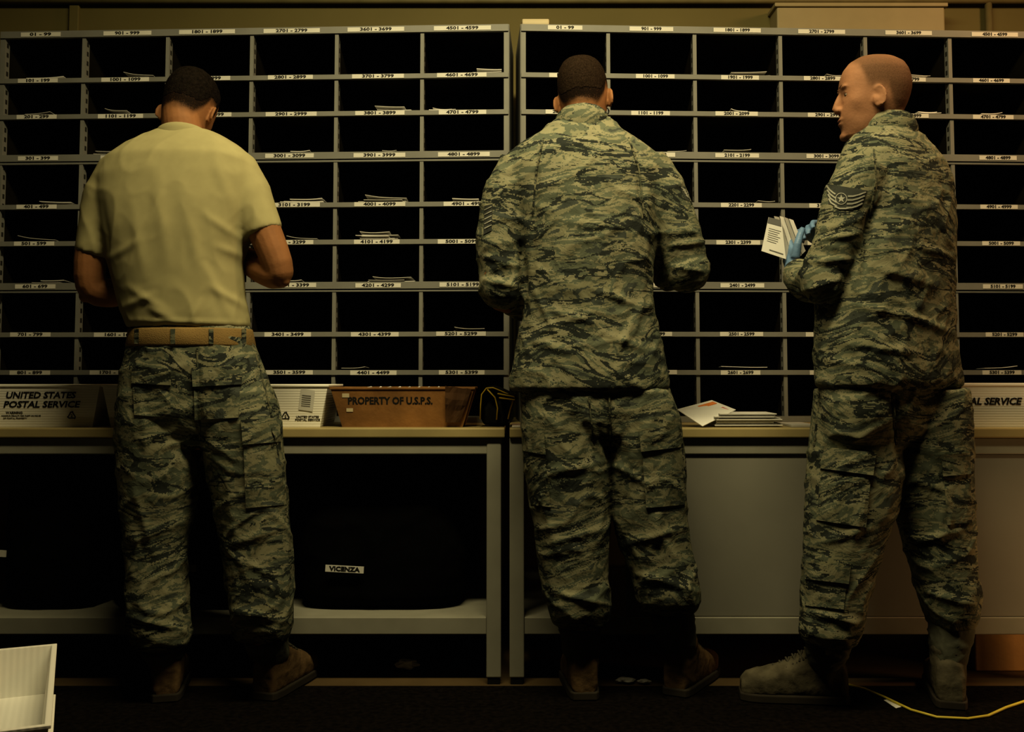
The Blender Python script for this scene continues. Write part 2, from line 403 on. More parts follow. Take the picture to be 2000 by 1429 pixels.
# envelopes in the compartments
def env_mesh(lift, curl, side):
    w = d = 1; th = .0018; bm = bmesh.new(); nx, ny = 6, 6; top = []; bot = []
    for j in range(ny+1):
        for i in range(nx+1):
            x = (i/nx-.5)*w; y = j/ny*d; z = lift*(1-j/ny)**2+curl*(abs(2*i/nx-1)**2)*(1-j/ny)*(1 if side == 0 or (i*2 > nx) == (side > 0) else .2)
            top.append(bm.verts.new((x, y, z+th))); bot.append(bm.verts.new((x, y, z)))
    I = lambda i, j: j*(nx+1)+i
    for j in range(ny):
        for i in range(nx):
            bm.faces.new((top[I(i,j)], top[I(i+1,j)], top[I(i+1,j+1)], top[I(i,j+1)]))
            bm.faces.new((bot[I(i,j)], bot[I(i,j+1)], bot[I(i+1,j+1)], bot[I(i+1,j)]))
    for i in range(nx):
        bm.faces.new((bot[I(i,0)], bot[I(i+1,0)], top[I(i+1,0)], top[I(i,0)])); bm.faces.new((bot[I(i+1,ny)], bot[I(i,ny)], top[I(i,ny)], top[I(i+1,ny)]))
    for j in range(ny):
        bm.faces.new((bot[I(0,j+1)], bot[I(0,j)], top[I(0,j)], top[I(0,j+1)])); bm.faces.new((bot[I(nx,j)], bot[I(nx,j+1)], top[I(nx,j+1)], top[I(nx,j)]))
    me = bpy.data.meshes.new('envelope'); bm.to_mesh(me); bm.free()
    return me
EM = []; EMT = []
for mname in ('paper', 'paper2', 'paper2'):
    me = env_mesh(.001, .001, 0); me.materials.append(M[mname]); EM.append(me)
    for lift, cu, sd in ((.004, .004, 1), (.005, .006, -1), (.006, .002, 1)):
        me = env_mesh(lift, cu, sd); me.materials.append(M[mname]); EMT.append(me)
ORD = ['bottom', 'second', 'third', 'fourth', 'fifth', 'sixth', 'seventh', 'eighth']
def letters(t, A, rz, which, c, r, px0, px1, n):
    R = Matrix.Rotation(rz, 4, 'Z'); W = W1 if which == 0 else W2; cw = W/6
    base = 3 if which == 0 else 1018; span = 990 if which == 0 else 1000
    xa = (px0-base)/span*W; xb = (px1-base)/span*W
    xa = max(xa, c*cw+.02); xb = min(xb, (c+1)*cw-.02)
    s = '%02d - %d' % (c*900+r*100+1, c*900+r*100+99)
    h = .024 if r % 3 == 0 else .0165; z = ZR[r]+h/2+.0012
    side = 'left' if which == 0 else 'right'
    for k in range(n):
        last = k == n-1
        me = random.choice(EMT if last else EM); w = (xb-xa)*random.uniform(.72, 1.0); d = random.uniform(.17, .25)
        cx = (xa+xb)/2+random.uniform(-.018, .018); yaw = random.uniform(-.07, .07)
        cx = min(max(cx, c*cw+w/2+.024), (c+1)*cw-w/2-.024)
        th = random.uniform(-.05, .08) if last else 0
        if last: z += abs(sin(th))*w/2
        o = bpy.data.objects.new('envelope', me); C.objects.link(o)
        loc = R @ Vector((cx, random.uniform(.0, .03), 0))
        o.location = (A.x+loc.x, A.y+loc.y, z); o.rotation_euler = (0, th, rz+yaw); o.scale = (w, d, 1)
        z += .0032
        which_ = ORD[k]+' envelope of the stack' if n > 1 else 'single envelope'
        if n > 1 and last: which_ = 'topmost envelope of the stack'
        tag(o, '%s above the %s label in the %s case' % (which_, s, side), 'envelope', 'envelopes in the %s sorting case' % side)
L1 = [(0,1,45,132,2),(1,1,235,298,2),(5,1,925,985,2),(1,2,205,265,3),(4,2,733,805,4),(5,2,832,892,2),(0,2,55,110,1),(1,3,195,250,2),(3,3,575,625,1),(4,3,738,775,1),
      (0,4,62,147,2),(3,4,555,640,3),(4,4,712,805,4),(5,4,880,950,2),(0,5,40,120,1),(3,5,575,635,1),(4,5,703,775,7),(0,6,80,138,2),(3,6,545,590,1),(4,6,722,815,3),(5,7,890,955,2),(4,8,660,735,1)]
for a in L1: letters(s1, A1, R1, 0, *a)
L2 = [(2,1,1425,1502,3),(3,1,1600,1645,1),(4,1,1770,1812,3),(2,2,1415,1452,1),(4,2,1785,1838,3),(5,2,1905,1962,2),(2,3,1390,1462,2),(2,4,1465,1512,1),(2,8,1390,1480,1),(5,8,1905,1985,1),(1,3,1290,1330,1)]
for a in L2: letters(s2, A2, R2, 1, *a)
# cream roll on top of right case
zt = ZR[0]+.013
p = P(1046, 48, 3.58)
t = empty('paper_roll', 'cream roll lying on top of the right sorting case at its left end', 'paper roll', (p.x, 3.58, zt))
bm = bmesh.new(); tube(bm, [(p.x-.048, 3.58, zt+.021), (p.x+.048, 3.58, zt+.021)], .021, 24); me = bpy.data.meshes.new('r'); bm.to_mesh(me); bm.free(); mk('sheet', me, M['manila'], t, bevel=.004)
bm = bmesh.new(); tube(bm, [(p.x-.050, 3.58, zt+.021), (p.x+.050, 3.58, zt+.021)], .010, 14); me = bpy.data.meshes.new('r'); bm.to_mesh(me); bm.free(); mk('core', me, M['cardedge'], t)

# ------------------------------------------------------------------ trays on the tables
def tray(name, label, cat, X0, X1, Y0, Y1, z0, h, fl, m, th=.005, flare_y=.012, group=None, rimw=.003):
    t = empty(name, label, cat, ((X0+X1)/2, (Y0+Y1)/2, z0), 0, group)
    b = [(X0+fl, Y0+flare_y), (X1-fl, Y0+flare_y), (X1-fl, Y1-flare_y), (X0+fl, Y1-flare_y)]
    tp = [(X0, Y0), (X1, Y0), (X1, Y1), (X0, Y1)]
    cx, cy = (X0+X1)/2, (Y0+Y1)/2
    def ins(q, k): return [(x+(th*k if x < cx else -th*k), y+(th*k if y < cy else -th*k)) for x, y in q]
    bm = bmesh.new()
    lo = [bm.verts.new((x, y, z0)) for x, y in b]; hi = [bm.verts.new((x, y, z0+h)) for x, y in tp]
    hi2 = [bm.verts.new((x, y, z0+h)) for x, y in ins(tp, 1)]; lo2 = [bm.verts.new((x, y, z0+th)) for x, y in ins(b, 1)]
    bm.faces.new(lo[::-1]); bm.faces.new(lo2)
    for i in range(4):
        j = (i+1) % 4
        bm.faces.new((lo[i], lo[j], hi[j], hi[i])); bm.faces.new((hi[i], hi[j], hi2[j], hi2[i])); bm.faces.new((hi2[i], hi2[j], lo2[j], lo2[i]))
    me = bpy.data.meshes.new(name); bm.to_mesh(me); bm.free()
    mk('body', me, m, t)
    r = MB(); w = rimw
    r.box(X0-w, X1+w, Y0-w, Y0+th, z0+h-.005, z0+h+.002).box(X0-w, X1+w, Y1-th, Y1+w, z0+h-.005, z0+h+.002)
    r.box(X0-w, X0+th, Y0+th, Y1-th, z0+h-.005, z0+h+.002).box(X1-th, X1+w, Y0+th, Y1-th, z0+h-.005, z0+h+.002)
    r.build('rim', m, t, bevel=.0015)
    return t
YT = 3.20; TH = .130
tilt = math.atan2(.012, TH)
def fy(z): return YT+.012*(1-(z-TZ)/TH)-.0008
def lettering(t, items, name='lettering', m='ink', shear=0.0):
    mb = MB()
    for s, px, py, cap_px, wpx, bold in items:
        p = P(px, py, YT+.004); me = text(s, bold=bold, shear=shear if cap_px > 8 else 0.0); w = max(v.co.x for v in me.vertices)-min(v.co.x for v in me.vertices)
        mpp = YT/F*1.005
        mb.mesh(me, TM((p.x, fy(p.z), p.z), wpx*mpp/w, cap_px*mpp/.70, tilt), 0)
    return mb.build(name, M[m], t)
def recycle(t, px, py, r):
    p = P(px, py, YT+.004); mpp = YT/F; mb = MB(); pts = [(0, 1), (-.95, -.6), (.95, -.6)]
    for i in range(3):
        a = Vector(pts[i]); b = Vector(pts[(i+1) % 3]); d = (b-a); a2 = a+d*.12; b2 = a+d*.80; n = Vector((-d.y, d.x)).normalized()*.12
        def W(q): z = p.z+q.y*r*mpp; return (p.x+q.x*r*mpp, fy(z)-.0004, z)
        mb.quad([W(a2-n), W(b2-n), W(b2+n), W(a2+n)]); e = a+d*.98
        mb.bm.faces.new([mb.bm.verts.new(W(q)) for q in (b2-n*2.4, e, b2+n*2.4)])
    mb.mesh(text('2', bold=.02), TM((p.x, fy(p.z)-.0004, p.z-.1*r*mpp), r*mpp*.8, r*mpp*.8, tilt), 0)
    return mb.build('recycling_mark', M['ink'], t, recalc=True)
def X(px, py=790, Y=YT): return P(px, py, Y).x
ta = tray('mail_tray', 'white plastic mail tray at the far left end of the left table', 'mail tray', X(-330), X(194), YT, YT+.27, TZ, TH, .025, M['plastic'])
lettering(ta, [('UNITED STATES', 79, 772, 12, 136, .03), ('POSTAL SERVICE', 80, 790, 12, 150, .03), ('WARNING', 27, 806, 4.5, 32, .02),
               ('MAXIMUM PENALTY FOR THEFT OR MISUSE', 40, 812, 3, 76, .0), ('OF POSTAL PROPERTY', 28, 817, 3, 46, .0)], shear=.22)
recycle(ta, 139, 811, 9)
tb = tray('mail_tray', 'white plastic mail tray behind the person in the tan T-shirt', 'mail tray', X(199), X(640), YT, YT+.27, TZ, TH, .025, M['plastic'])
recycle(tb, 557, 812, 9)
lettering(tb, [('UNITED STATES', 600, 814, 4, 44, .02), ('POSTAL SERVICE', 600, 820, 4, 48, .02)])
p = P(599, 781, YT); mb = MB()
mb.quad([(p.x-.026, fy(p.z-.03)-.001, p.z-.03), (p.x+.018, fy(p.z-.03)-.001, p.z-.036), (p.x+.026, fy(p.z+.03)-.001, p.z+.03), (p.x-.018, fy(p.z+.03)-.001, p.z+.036)], 0)
for k in range(6):
    q = -.018+k*.0065; mb.quad([(p.x-.016+q*.1, fy(p.z+q)-.0018, p.z+q), (p.x+.012+q*.1, fy(p.z+q)-.0018, p.z+q-.003), (p.x+.012+q*.1, fy(p.z+q)-.0018, p.z+q-.001), (p.x-.016+q*.1, fy(p.z+q)-.0018, p.z+q+.0018)], 1)
mb.build('sticker', [M['label'], M['print']], tb)
tc_ = tray('mail_tray', 'white plastic mail tray on the right table at the right edge', 'mail tray', X(1850), X(2340), YT, YT+.27, TZ, TH+.004, .02, M['plastic'])
lettering(tc_, [('UNITED STATES', 1822, 765, 12, 130, .03), ('POSTAL SERVICE', 1920, 784, 13, 148, .03)], shear=.22)
# cardboard tray, worn, its right end flap folded forward, full of mail
td = tray('cardboard_tray', 'worn brown cardboard mail tray with black printing, left of the black strap', 'mail tray', X(645), X(926), YT, YT+.24, TZ, .122, .036, M['card'], .006)
lettering(td, [('PROPERTY OF U.S.P.S.', 762, 783, 13.5, 164, .035)])
for (x0, y0, x1, y1) in ((676, 797, 689, 804), (668, 768, 682, 776)):
    mb = MB(); a = P(x0, y1, YT); b = P(x1, y0, YT); mb.quad([(a.x, fy(a.z)-.001, a.z), (b.x, fy(a.z)-.001, a.z), (b.x, fy(b.z)-.001, b.z), (a.x, fy(b.z)-.001, b.z)])
    mb.build('tape', M['manila'], td)
# crumpled end flap
a, b = X(870), X(921); bm = bmesh.new(); g = []
for j in range(7):
    row = []
    for i in range(7):
        u, v = i/6, j/6; xr_ = b-.036*(1-v); z = TZ+.015+v*(.113-.010*u)+.004*noise.noise(Vector((u*4, v*4, 1)))
        row.append(bm.verts.new((a+(xr_-a)*u, fy(z)-.010-.008*v*(1-u)+.009*noise.noise(Vector((u*2.6, v*2.6, 7))), z)))
    g.append(row)
for j in range(6):
    for i in range(6): bm.faces.new((g[j][i], g[j][i+1], g[j+1][i+1], g[j+1][i]))
me = bpy.data.meshes.new('f'); bm.to_mesh(me); bm.free(); o = mk('end_flap', me, M['cardedge'], td); s = o.modifiers.new('s', 'SOLIDIFY'); s.thickness = .003
x0, x1 = X(700), X(860)
for k in range(8):
    xx = x0+(x1-x0)*k/8; mb = MB(); mb.hexa([(xx, YT+.03, TZ+.012), (xx+.004, YT+.03, TZ+.012), (xx+.004, YT+.20, TZ+.012), (xx, YT+.20, TZ+.012)], [(xx+.012, YT+.03, TZ+.112+random.uniform(0, .012)), (xx+.016, YT+.03, TZ+.114), (xx+.016, YT+.20, TZ+.124), (xx+.012, YT+.20, TZ+.126)])
    o = mb.build('mail_piece', M['paper' if k % 2 else 'paper2']); tag(o, '%s letter from the left standing upright inside the brown cardboard tray' % (['first']+ORD[1:])[k], 'letter', 'letters standing in the cardboard tray')
# folded strap: a bundle of folded black webbing with yellow edges
ts = empty('folded_strap', 'folded black strap with yellow edging beside the brown cardboard tray', 'strap', (X(966), YT+.06, TZ))
def band(path, y0, wd, name_edge=True):
    P3 = [P(x_, y_, YT+.03) for x_, y_ in path]; P3 = [Vector((p.x, p.y, max(p.z, TZ+.006))) for p in P3]
    bm = bmesh.new(); rows = []
    for i, q in enumerate(P3): rows.append((bm.verts.new((q.x, YT+y0, q.z)), bm.verts.new((q.x+.008, YT+y0+wd, q.z+.004))))
    for a_, b_ in zip(rows, rows[1:]): bm.faces.new((a_[0], b_[0], b_[1], a_[1]))
    me = bpy.data.meshes.new('w'); bm.to_mesh(me); bm.free(); o = mk('webbing', me, M['rubber'], ts, smooth=True); s = o.modifiers.new('s', 'SOLIDIFY'); s.thickness = .006; s.offset = 0
    bm = bmesh.new(); tube(bm, [(q.x, YT+y0-.001, q.z) for q in P3], .0022, 6)
    me = bpy.data.meshes.new('e'); bm.to_mesh(me); bm.free(); mk('edging', me, M['yellow'], ts, smooth=True)
band([(938,818),(939,790),(941,770),(950,758),(963,757),(980,764),(998,772),(1002,782),(996,800),(992,818)], .02, .10)
band([(952,760),(967,776),(972,796),(970,819)], .012, .09)
band([(972,768),(1004,774),(1006,780),(975,776)], -.01, .06)
bm = bmesh.new()
loft(bm, [ringE(Vector((X(968), YT+.085, TZ+dz)), a_, b_, 0, 3.2, 30) for dz, a_, b_ in ((.001, .042, .05), (.03, .046, .055), (.065, .044, .052), (.085, .034, .042))])
me = remesh(bm, .006, 3); displace(me, .006, (18, 18, 14), 2); mn = min(v.co.z for v in me.vertices); me.transform(Matrix.Translation((0, 0, TZ+.001-mn))); mk('folded_mesh', me, M['rubber'], ts, smooth=True)

# letters lying on the right table
def flat(label, pts, Y0z, th, m, name='envelope', group='loose letters on the right table'):
    bm = bmesh.new(); lo = [bm.verts.new((x, y, z)) for x, y, z in pts]; hi = [bm.verts.new((x, y, z+th)) for x, y, z in pts]
    bm.faces.new(lo[::-1]); bm.faces.new(hi)
    for i in range(4): j = (i+1) % 4; bm.faces.new((lo[i], lo[j], hi[j], hi[i]))
    me = bpy.data.meshes.new(name); bm.to_mesh(me); bm.free(); o = mk(name, me, M[m]); tag(o, label, 'letter', group); return o
for k in range(10):
    x0 = X(1400+random.uniform(-6, 6)); x1 = X(1522+random.uniform(-10, 8)); y0 = YT+.0+random.uniform(-.006, .01); z = TZ+.0005+k*.0043
    flat('%s piece of the pile of mail beside the tilted white envelope' % (ORD[k] if k < 8 else ('ninth', 'topmost')[k-8]), [(x0, y0, z), (x1, y0+.01, z), (x1+.01, y0+.19, z), (x0+.01, y0+.18, z)], 0, .0030, 'paper' if k % 2 else 'paper2', 'mail_piece', 'pile of mail on the right table')
A = P(1322, 800, YT+.05); B = P(1372, 831, YT-.02); Cc = P(1437, 812, YT+.03); D = P(1390, 787, YT+.12)
A.z = max(A.z, TZ+.03); B.z = TZ+.003; Cc.z = TZ+.052; D.z = TZ+.080
te2 = empty('envelope', 'white envelope with orange and red printing propped on the pile of mail', 'letter', ((A.x+Cc.x)/2, (A.y+Cc.y)/2, TZ))
def bil(u, v, o=0.0):
    n = (B-A).cross(D-A).normalized()
    if n.z < 0: n = -n
    return (A*(1-u)+D*u)*(1-v)+(B*(1-u)+Cc*u)*v+n*o
def slab(u0, u1, v0, v1, o0, o1, name, m):
    mb = MB(); mb.hexa([bil(u0,v1,o0), bil(u1,v1,o0), bil(u1,v0,o0), bil(u0,v0,o0)], [bil(u0,v1,o1), bil(u1,v1,o1), bil(u1,v0,o1), bil(u0,v0,o1)]); return mb.build(name, M[m], te2, recalc=True)
slab(0, 1, 0, 1, 0, .002, 'sheet', 'paper'); slab(.5, .95, .12, .3, .002, .0026, 'logo', 'orange'); slab(.70, .9, .6, .85, .002, .0026, 'stamp', 'red'); slab(.15, .5, .4, .46, .002, .0026, 'address', 'paper2')
flat('small white letter lying flat on the right table left of the middle person', [(X(1000), YT-.02, TZ+.001), (X(1030), YT-.02, TZ+.001), (X(1035), YT+.15, TZ+.001), (X(1000), YT+.15, TZ+.001)], 0, .004, 'paper')
flat('thin white letter lying flat between the pile of mail and the rightmost person', [(X(1545), YT+.0, TZ+.001), (X(1600), YT+.01, TZ+.001), (X(1600), YT+.2, TZ+.001), (X(1550), YT+.2, TZ+.001)], 0, .006, 'paper2')

# ------------------------------------------------------------------ under the tables
def sack(px0, px1, py0, label, tagtext, tpx, tpy, seed):
    x0, x1 = P(px0, 1000, TF+.1).x, P(px1, 1000, TF+.1).x; zt_ = P(500, py0, TF+.1).z; z0 = ZS-.002
    t = empty('mail_sack', label, 'mail sack', ((x0+x1)/2, TF+.28, z0))
    bm = bmesh.new(); c = Vector(((x0+x1)/2, TF+.33, 0)); a = (x1-x0)/2
    rings = []
    for k, (f, s_) in enumerate(((0, .86), (.06, .96), (.3, 1), (.7, .97), (.93, .95), (1, .9))):
        rings.append(ringE(Vector((c.x, c.y, z0+(zt_-z0)*f)), a*s_, .24*s_, 0, 4.5, 40))
    loft(bm, rings)
    me = remesh(bm, .012, 2); displace(me, .006, (6, 6, 4), seed)
    mn = min(v.co.z for v in me.vertices); me.transform(Matrix.Translation((0, 0, z0+.001-mn)))
    bv = bvh(me)
    mk('bag', me, M['sack'], t, smooth=True)
    if tagtext is not None:
        q = hit(bv, tpx, tpy, .014, TF+.12); hw, hh = .060, .0105
        R_ = Matrix.Translation(q) @ Matrix.Rotation(.05, 4, 'Y')
        mb = MB(); mb.box(-hw, hw, -.001, .001, -hh, hh); mb.bm.transform(R_); mb.build('tag', M['label'], t)
        if tagtext:
            mb = MB(); mb.mesh(text(tagtext, bold=.04), R_ @ Matrix.Translation((0, -.0018, 0)) @ Matrix.Rotation(pi/2, 4, 'X') @ Matrix.Diagonal((.0225, .0185, .02, 1))); mb.build('lettering', M['ink'], t)
sack(-10, 190, 885, 'black mail sack under the left table, at the far left', '', -5, 1081, 1)
sack(200, 558, 885, 'black mail sack under the table behind the T-shirted person', '', 345, 1108, 4)
sack(566, 915, 885, 'black mail sack tagged VICENZA under the left table', 'VICENZA', 673, 1111, 8)
# cardboard box under right table, lower right
x0 = P(1905, 1290, 3.30).x
t = empty('cardboard_box', 'brown cardboard box on the floor under the right table', 'box', (x0+.25, 3.5, 0))
MB().box(x0, x0+.5, 3.30, 3.70, 0.001, .15).build('body', M['tan_card'], t, bevel=.004)
MB().box(x0-.005, x0+.505, 3.28, 3.48, .15, .156).build('flap', M['tan_card'], t)
# scraps
def scrap(px, py, r, label, seed, m='paper', hz=.25):
    g = G(px, py); bm = bmesh.new(); bmesh.ops.create_icosphere(bm, subdivisions=3, radius=1)
    for v in bm.verts:
        d = 1+.5*noise.noise(v.co*1.7+Vector((seed, 0, 0))); v.co = Vector((v.co.x*r*d, v.co.y*r*.6*d, v.co.z*r*hz*d))
    mz = min(v.co.z for v in bm.verts)
    for v in bm.verts: v.co += Vector((g.x, g.y, -mz+.003))
    me = bpy.data.meshes.new('s'); bm.to_mesh(me); bm.free(); o = mk('paper_scrap', me, M[m]); tag(o, label, 'paper scrap')
scrap(795, 1310, .034, 'crumpled white paper scrap on the floor under the left table', 2, 'paper', .45)
scrap(1222, 1334, .026, 'larger flat paper scrap on the floor between the middle person\'s boots', 5, 'paper2', .25)
scrap(1258, 1336, .018, 'tiny paper scrap beside the middle person\'s right boot', 8, 'paper2', .3)
a, b, c_, d_ = G(1726, 1367, .004), G(1740, 1365, .004), G(1766, 1379, .004), G(1750, 1383, .004)
flat('small white paper slip on the black mat beside the yellow cable', [tuple(d_), tuple(c_), tuple(b), tuple(a)], 0, .001, 'paper', 'paper_slip', None)
pts = [G(x_, y_, .008) for x_, y_ in ((1655,1336),(1690,1345),(1730,1362),(1780,1386),(1830,1400),(1890,1403),(1930,1397),(1965,1381),(2010,1366),(2080,1350))]
bm = bmesh.new(); tube(bm, pts, .0038, 8); me = bpy.data.meshes.new('c'); bm.to_mesh(me); bm.free(); o = mk('power_cable', me, M['cable'], smooth=True); tag(o, 'thin yellow cable snaking over the mat behind the rightmost person', 'cable')
# tote lower-left foreground, turned towards the middle of the room
ang = radians(23.0); cr = P(108, 1257, 2.5); wd, ln = .42, .62
cen = Vector((cr.x, cr.y, 0))-Matrix.Rotation(ang, 3, 'Z') @ Vector((wd/2, ln/2, 0))
def tote(label, z0, h, fl):
    t = tray('plastic_tote', label, 'tote', cen.x-wd/2, cen.x+wd/2, cen.y-ln/2, cen.y+ln/2, z0, h, fl, M['plastic2'], .008, fl, None, .004)
    return t
tl = tote('white plastic tote under the open one in the lower left corner', .004, .165, .02)
tu = tote('open white plastic tote on top of another in the lower left corner', .173, cr.z-.175, .012)
mb = MB(); yb = cen.y+ln/2-.018
mb.mesh(text('U', bold=.03), TM((cen.x+.03, yb, .255), .05, .036)); mb.build('lettering', M['paper2'], tu)
for q in (tl, tu): q.rotation_euler = (0, 0, ang)

# ------------------------------------------------------------------ people
EAR = (.0775, -.002, -.010)
HEADP = ((.120, .012, -.030, .022, 2.0), (.114, .040, -.062, .044, 2.0), (.100, .063, -.086, .060, 2.1), (.080, .078, -.098, .070, 2.15), (.060, .0855, -.104, .0745, 2.2),
         (.042, .0885, -.106, .0765, 2.2), (.027, .0890, -.105, .0765, 2.25), (.008, .0850, -.101, .0745, 2.3), (-.015, .0855, -.093, .0720, 2.25), (-.040, .0860, -.081, .067, 2.2),
         (-.060, .0865, -.066, .0625, 2.15), (-.076, .0845, -.055, .0590, 2.1), (-.090, .0825, -.040, .054, 2.1), (-.105, .0825, -.016, .045, 2.1), (-.115, .0720, .012, .032, 2.0), (-.119, .058, .028, .018, 2.0))
def head(bm, mx):
    E = lambda loc, r, rot=None: ell(bm, mx, loc, r, rot)
    rings = []
    for u, fr, bk, w, e in HEADP:
        mid = (fr+bk)*.5*.35; r = []
        for i in range(36):
            t = 2*pi*i/36; c, s = cos(t), sin(t); ex = e if s > 0 else 2.15
            x_ = math.copysign(abs(c)**(2/ex), c)*w; y_ = mid+math.copysign(abs(s)**(2/ex), s)*((fr-mid) if s > 0 else (mid-bk))
            r.append(mx @ Vector((x_, y_, u)))
        rings.append(r)
    loft(bm, rings)
    for s in (-1, 1):
        E((s*.025, .0785, .028), (.022, .0105, .0070))
        E((s*.0095, .0905, -.0320), (.0085, .0105, .0075))
        tube(bm, [mx @ Vector(p) for p in ((s*.0165, .0795, .0080), (s*.024, .0815, .0125), (s*.033, .0800, .0130), (s*.043, .0725, .0075))], [.0028, .0032, .0032, .0026], 8)
        tube(bm, [mx @ Vector(p) for p in ((s*.0170, .0790, .0040), (s*.025, .0795, -.0010), (s*.034, .0770, -.0010), (s*.043, .0715, .0045))], [.0026, .0028, .0028, .0024], 8)
        rt = Matrix.Rotation(s*radians(30), 4, 'Z') @ Matrix.Rotation(radians(-8), 4, 'X'); ec = Vector((s*EAR[0], EAR[1], EAR[2]))
        ec = ec+Vector((s*.003, -.004, 0))
        E(ec, (.005, .0155, .0260), rt); E(ec+Vector((-s*.006, .008, -.010)), (.010, .011, .016)); E(ec+Vector((-s*.002, .005, -.024)), (.0055, .008, .008))
        bmt = [mx @ (ec + rt.to_3x3() @ Vector((s*.0025, .0150*sin(t)*-1.0, .0265*cos(t)))) for t in [radians(k) for k in range(-45, 190, 20)]]
        tube(bm, bmt, .0038, 8)
    tube(bm, [mx @ Vector(p) for p in ((0, .080, .022), (0, .0870, .006), (0, .0935, -.012), (0, .0985, -.0265), (0, .0915, -.037))], [.0080, .0085, .0095, .0100, .0080], 12)
    E((0, .0845, -.059), (.021, .0068, .0055)); E((0, .0830, -.071), (.019, .0070, .0060)); E((0, .0745, -.104), (.022, .0125, .013))
def sculpt(me, hm):   # eye sockets, cheekbones, philtrum, lip line, ear hollows
    inv = hm.inverted(); R3 = hm.to_3x3()
    br = []
    for s in (-1, 1):
        br += [(Vector((s*.030, .078, .006)), .0120, Vector((0, -.0035, 0))), (Vector((s*(EAR[0]+.005), EAR[1]+.003, EAR[2]+.003)), .009, Vector((-s*.0045, 0, 0))), (Vector((s*.062, .045, .032)), .024, Vector((-s*.0035, 0, 0))),
               (Vector((s*.052, .052, -.016)), .018, Vector((s*.0022, .0022, 0))), (Vector((s*.054, .045, -.052)), .020, Vector((-s*.0030, -.001, 0))), (Vector((s*.020, .086, -.018)), .009, Vector((0, -.0020, 0)))]
    br += [(Vector((0, .091, -.0650)), .0045, Vector((0, -.0020, 0))), (Vector((0, .083, -.086)), .010, Vector((0, -.0022, 0))), (Vector((0, .090, .017)), .009, Vector((0, -.0016, 0)))]
    for v in me.vertices:
        q = inv @ v.co
        if abs(q.x) < .1 and abs(q.y) < .13 and -.12 < q.z < .13:
            d = Vector((0, 0, 0))
            for c, r, p in br:
                k = (q-c).length_squared/(r*r)
                if k < 5: d += p*exp(-k)
            if d.length_squared: v.co = v.co+R3 @ d
    me.update()
HL = {'full': ((-.2, -.055), (-.055, -.050), (-.040, -.015), (-.030, .022), (.006, .028), (.012, -.005), (.024, -.005), (.030, .05), (.066, .085), (.3, .087)),
      'top': ((-.2, -.020), (-.06, -.015), (-.042, .012), (-.034, .034), (.006, .040), (.012, .036), (.024, .036), (.030, .056), (.066, .087), (.3, .089)),
      'bald': ((-.2, -.050), (-.055, -.045), (-.040, -.01), (-.030, .020), (.006, .026), (.012, .020), (.024, .030), (.042, .072), (.060, .104), (.3, .30))}
def hairline(f, style):
    pts = HL[style]
    for (a, b), (c, d) in zip(pts, pts[1:]):
        if f <= c: return b+(d-b)*(f-a)/(c-a)
    return .2
def stubble(me, hm, style, soft, gain):
    inv = hm.inverted(); at = me.attributes.new('stubble', 'FLOAT', 'POINT'); vals = [0.0]*len(me.vertices)
    for v in me.vertices:
        q = inv @ v.co
        if -.1 < q.z < .14 and abs(q.x) < .12 and abs(q.y) < .14:
            if abs(q.x) > .0770 and q.z < .026 and -.03 < q.y < .03: continue
            m = (q.z-hairline(q.y, style)+.006*noise.noise(q*60))/soft+.5; m = max(0, min(1, m)); vals[v.index] = gain*m*m*(3-2*m)
            if style == 'bald':   # thin on the crown, faint beard shadow along the jaw
                vals[v.index] *= 1-.45*max(0, min(1, (q.z-.07)/.04))
                j = max(0, min(1, (-.045-q.z)/.03))*max(0, min(1, (q.y+.02)/.03)); vals[v.index] = max(vals[v.index], .35*j)
    at.data.foreach_set('value', vals)
def hair_mesh(me, hm, style, th, topth, rough):
    inv = hm.inverted(); L = {}; bm = bmesh.new(); mp = {}
    for v in me.vertices:
        q = inv @ v.co
        if -.1 < q.z < .2 and abs(q.x) < .13 and abs(q.y) < .14: L[v.index] = q
    def ok(i):
        q = L.get(i)
        if q is None: return False
        if abs(q.x) > .0765 and q.z < .026 and q.y > -.036: return False
        return q.z > hairline(q.y, style)+.003*noise.noise(q*260)+.004*noise.noise(q*90)
    for p in me.polygons:
        if all(ok(i) for i in p.vertices):
            vs = []
            for i in p.vertices:
                if i not in mp:
                    v = me.vertices[i]; q = L[i]; mg = max(0, min(1, (q.z-hairline(q.y, style))/.05)); tp = max(0, min(1, (q.z-.02)/.07))
                    d = .0002+mg*(th+topth*tp+rough*noise.noise(q*70)); mp[i] = bm.verts.new(v.co+v.normal*d)
                vs.append(mp[i])
            bm.faces.new(vs)
    r = bmesh.ops.extrude_edge_only(bm, edges=[e for e in bm.edges if e.is_boundary])
    c = hm @ Vector((0, 0, .02))
    for v in [x for x in r['geom'] if isinstance(x, bmesh.types.BMVert)]: v.co += (c-v.co).normalized()*.004
    m2 = bpy.data.meshes.new('hair'); bm.to_mesh(m2); bm.free(); return m2
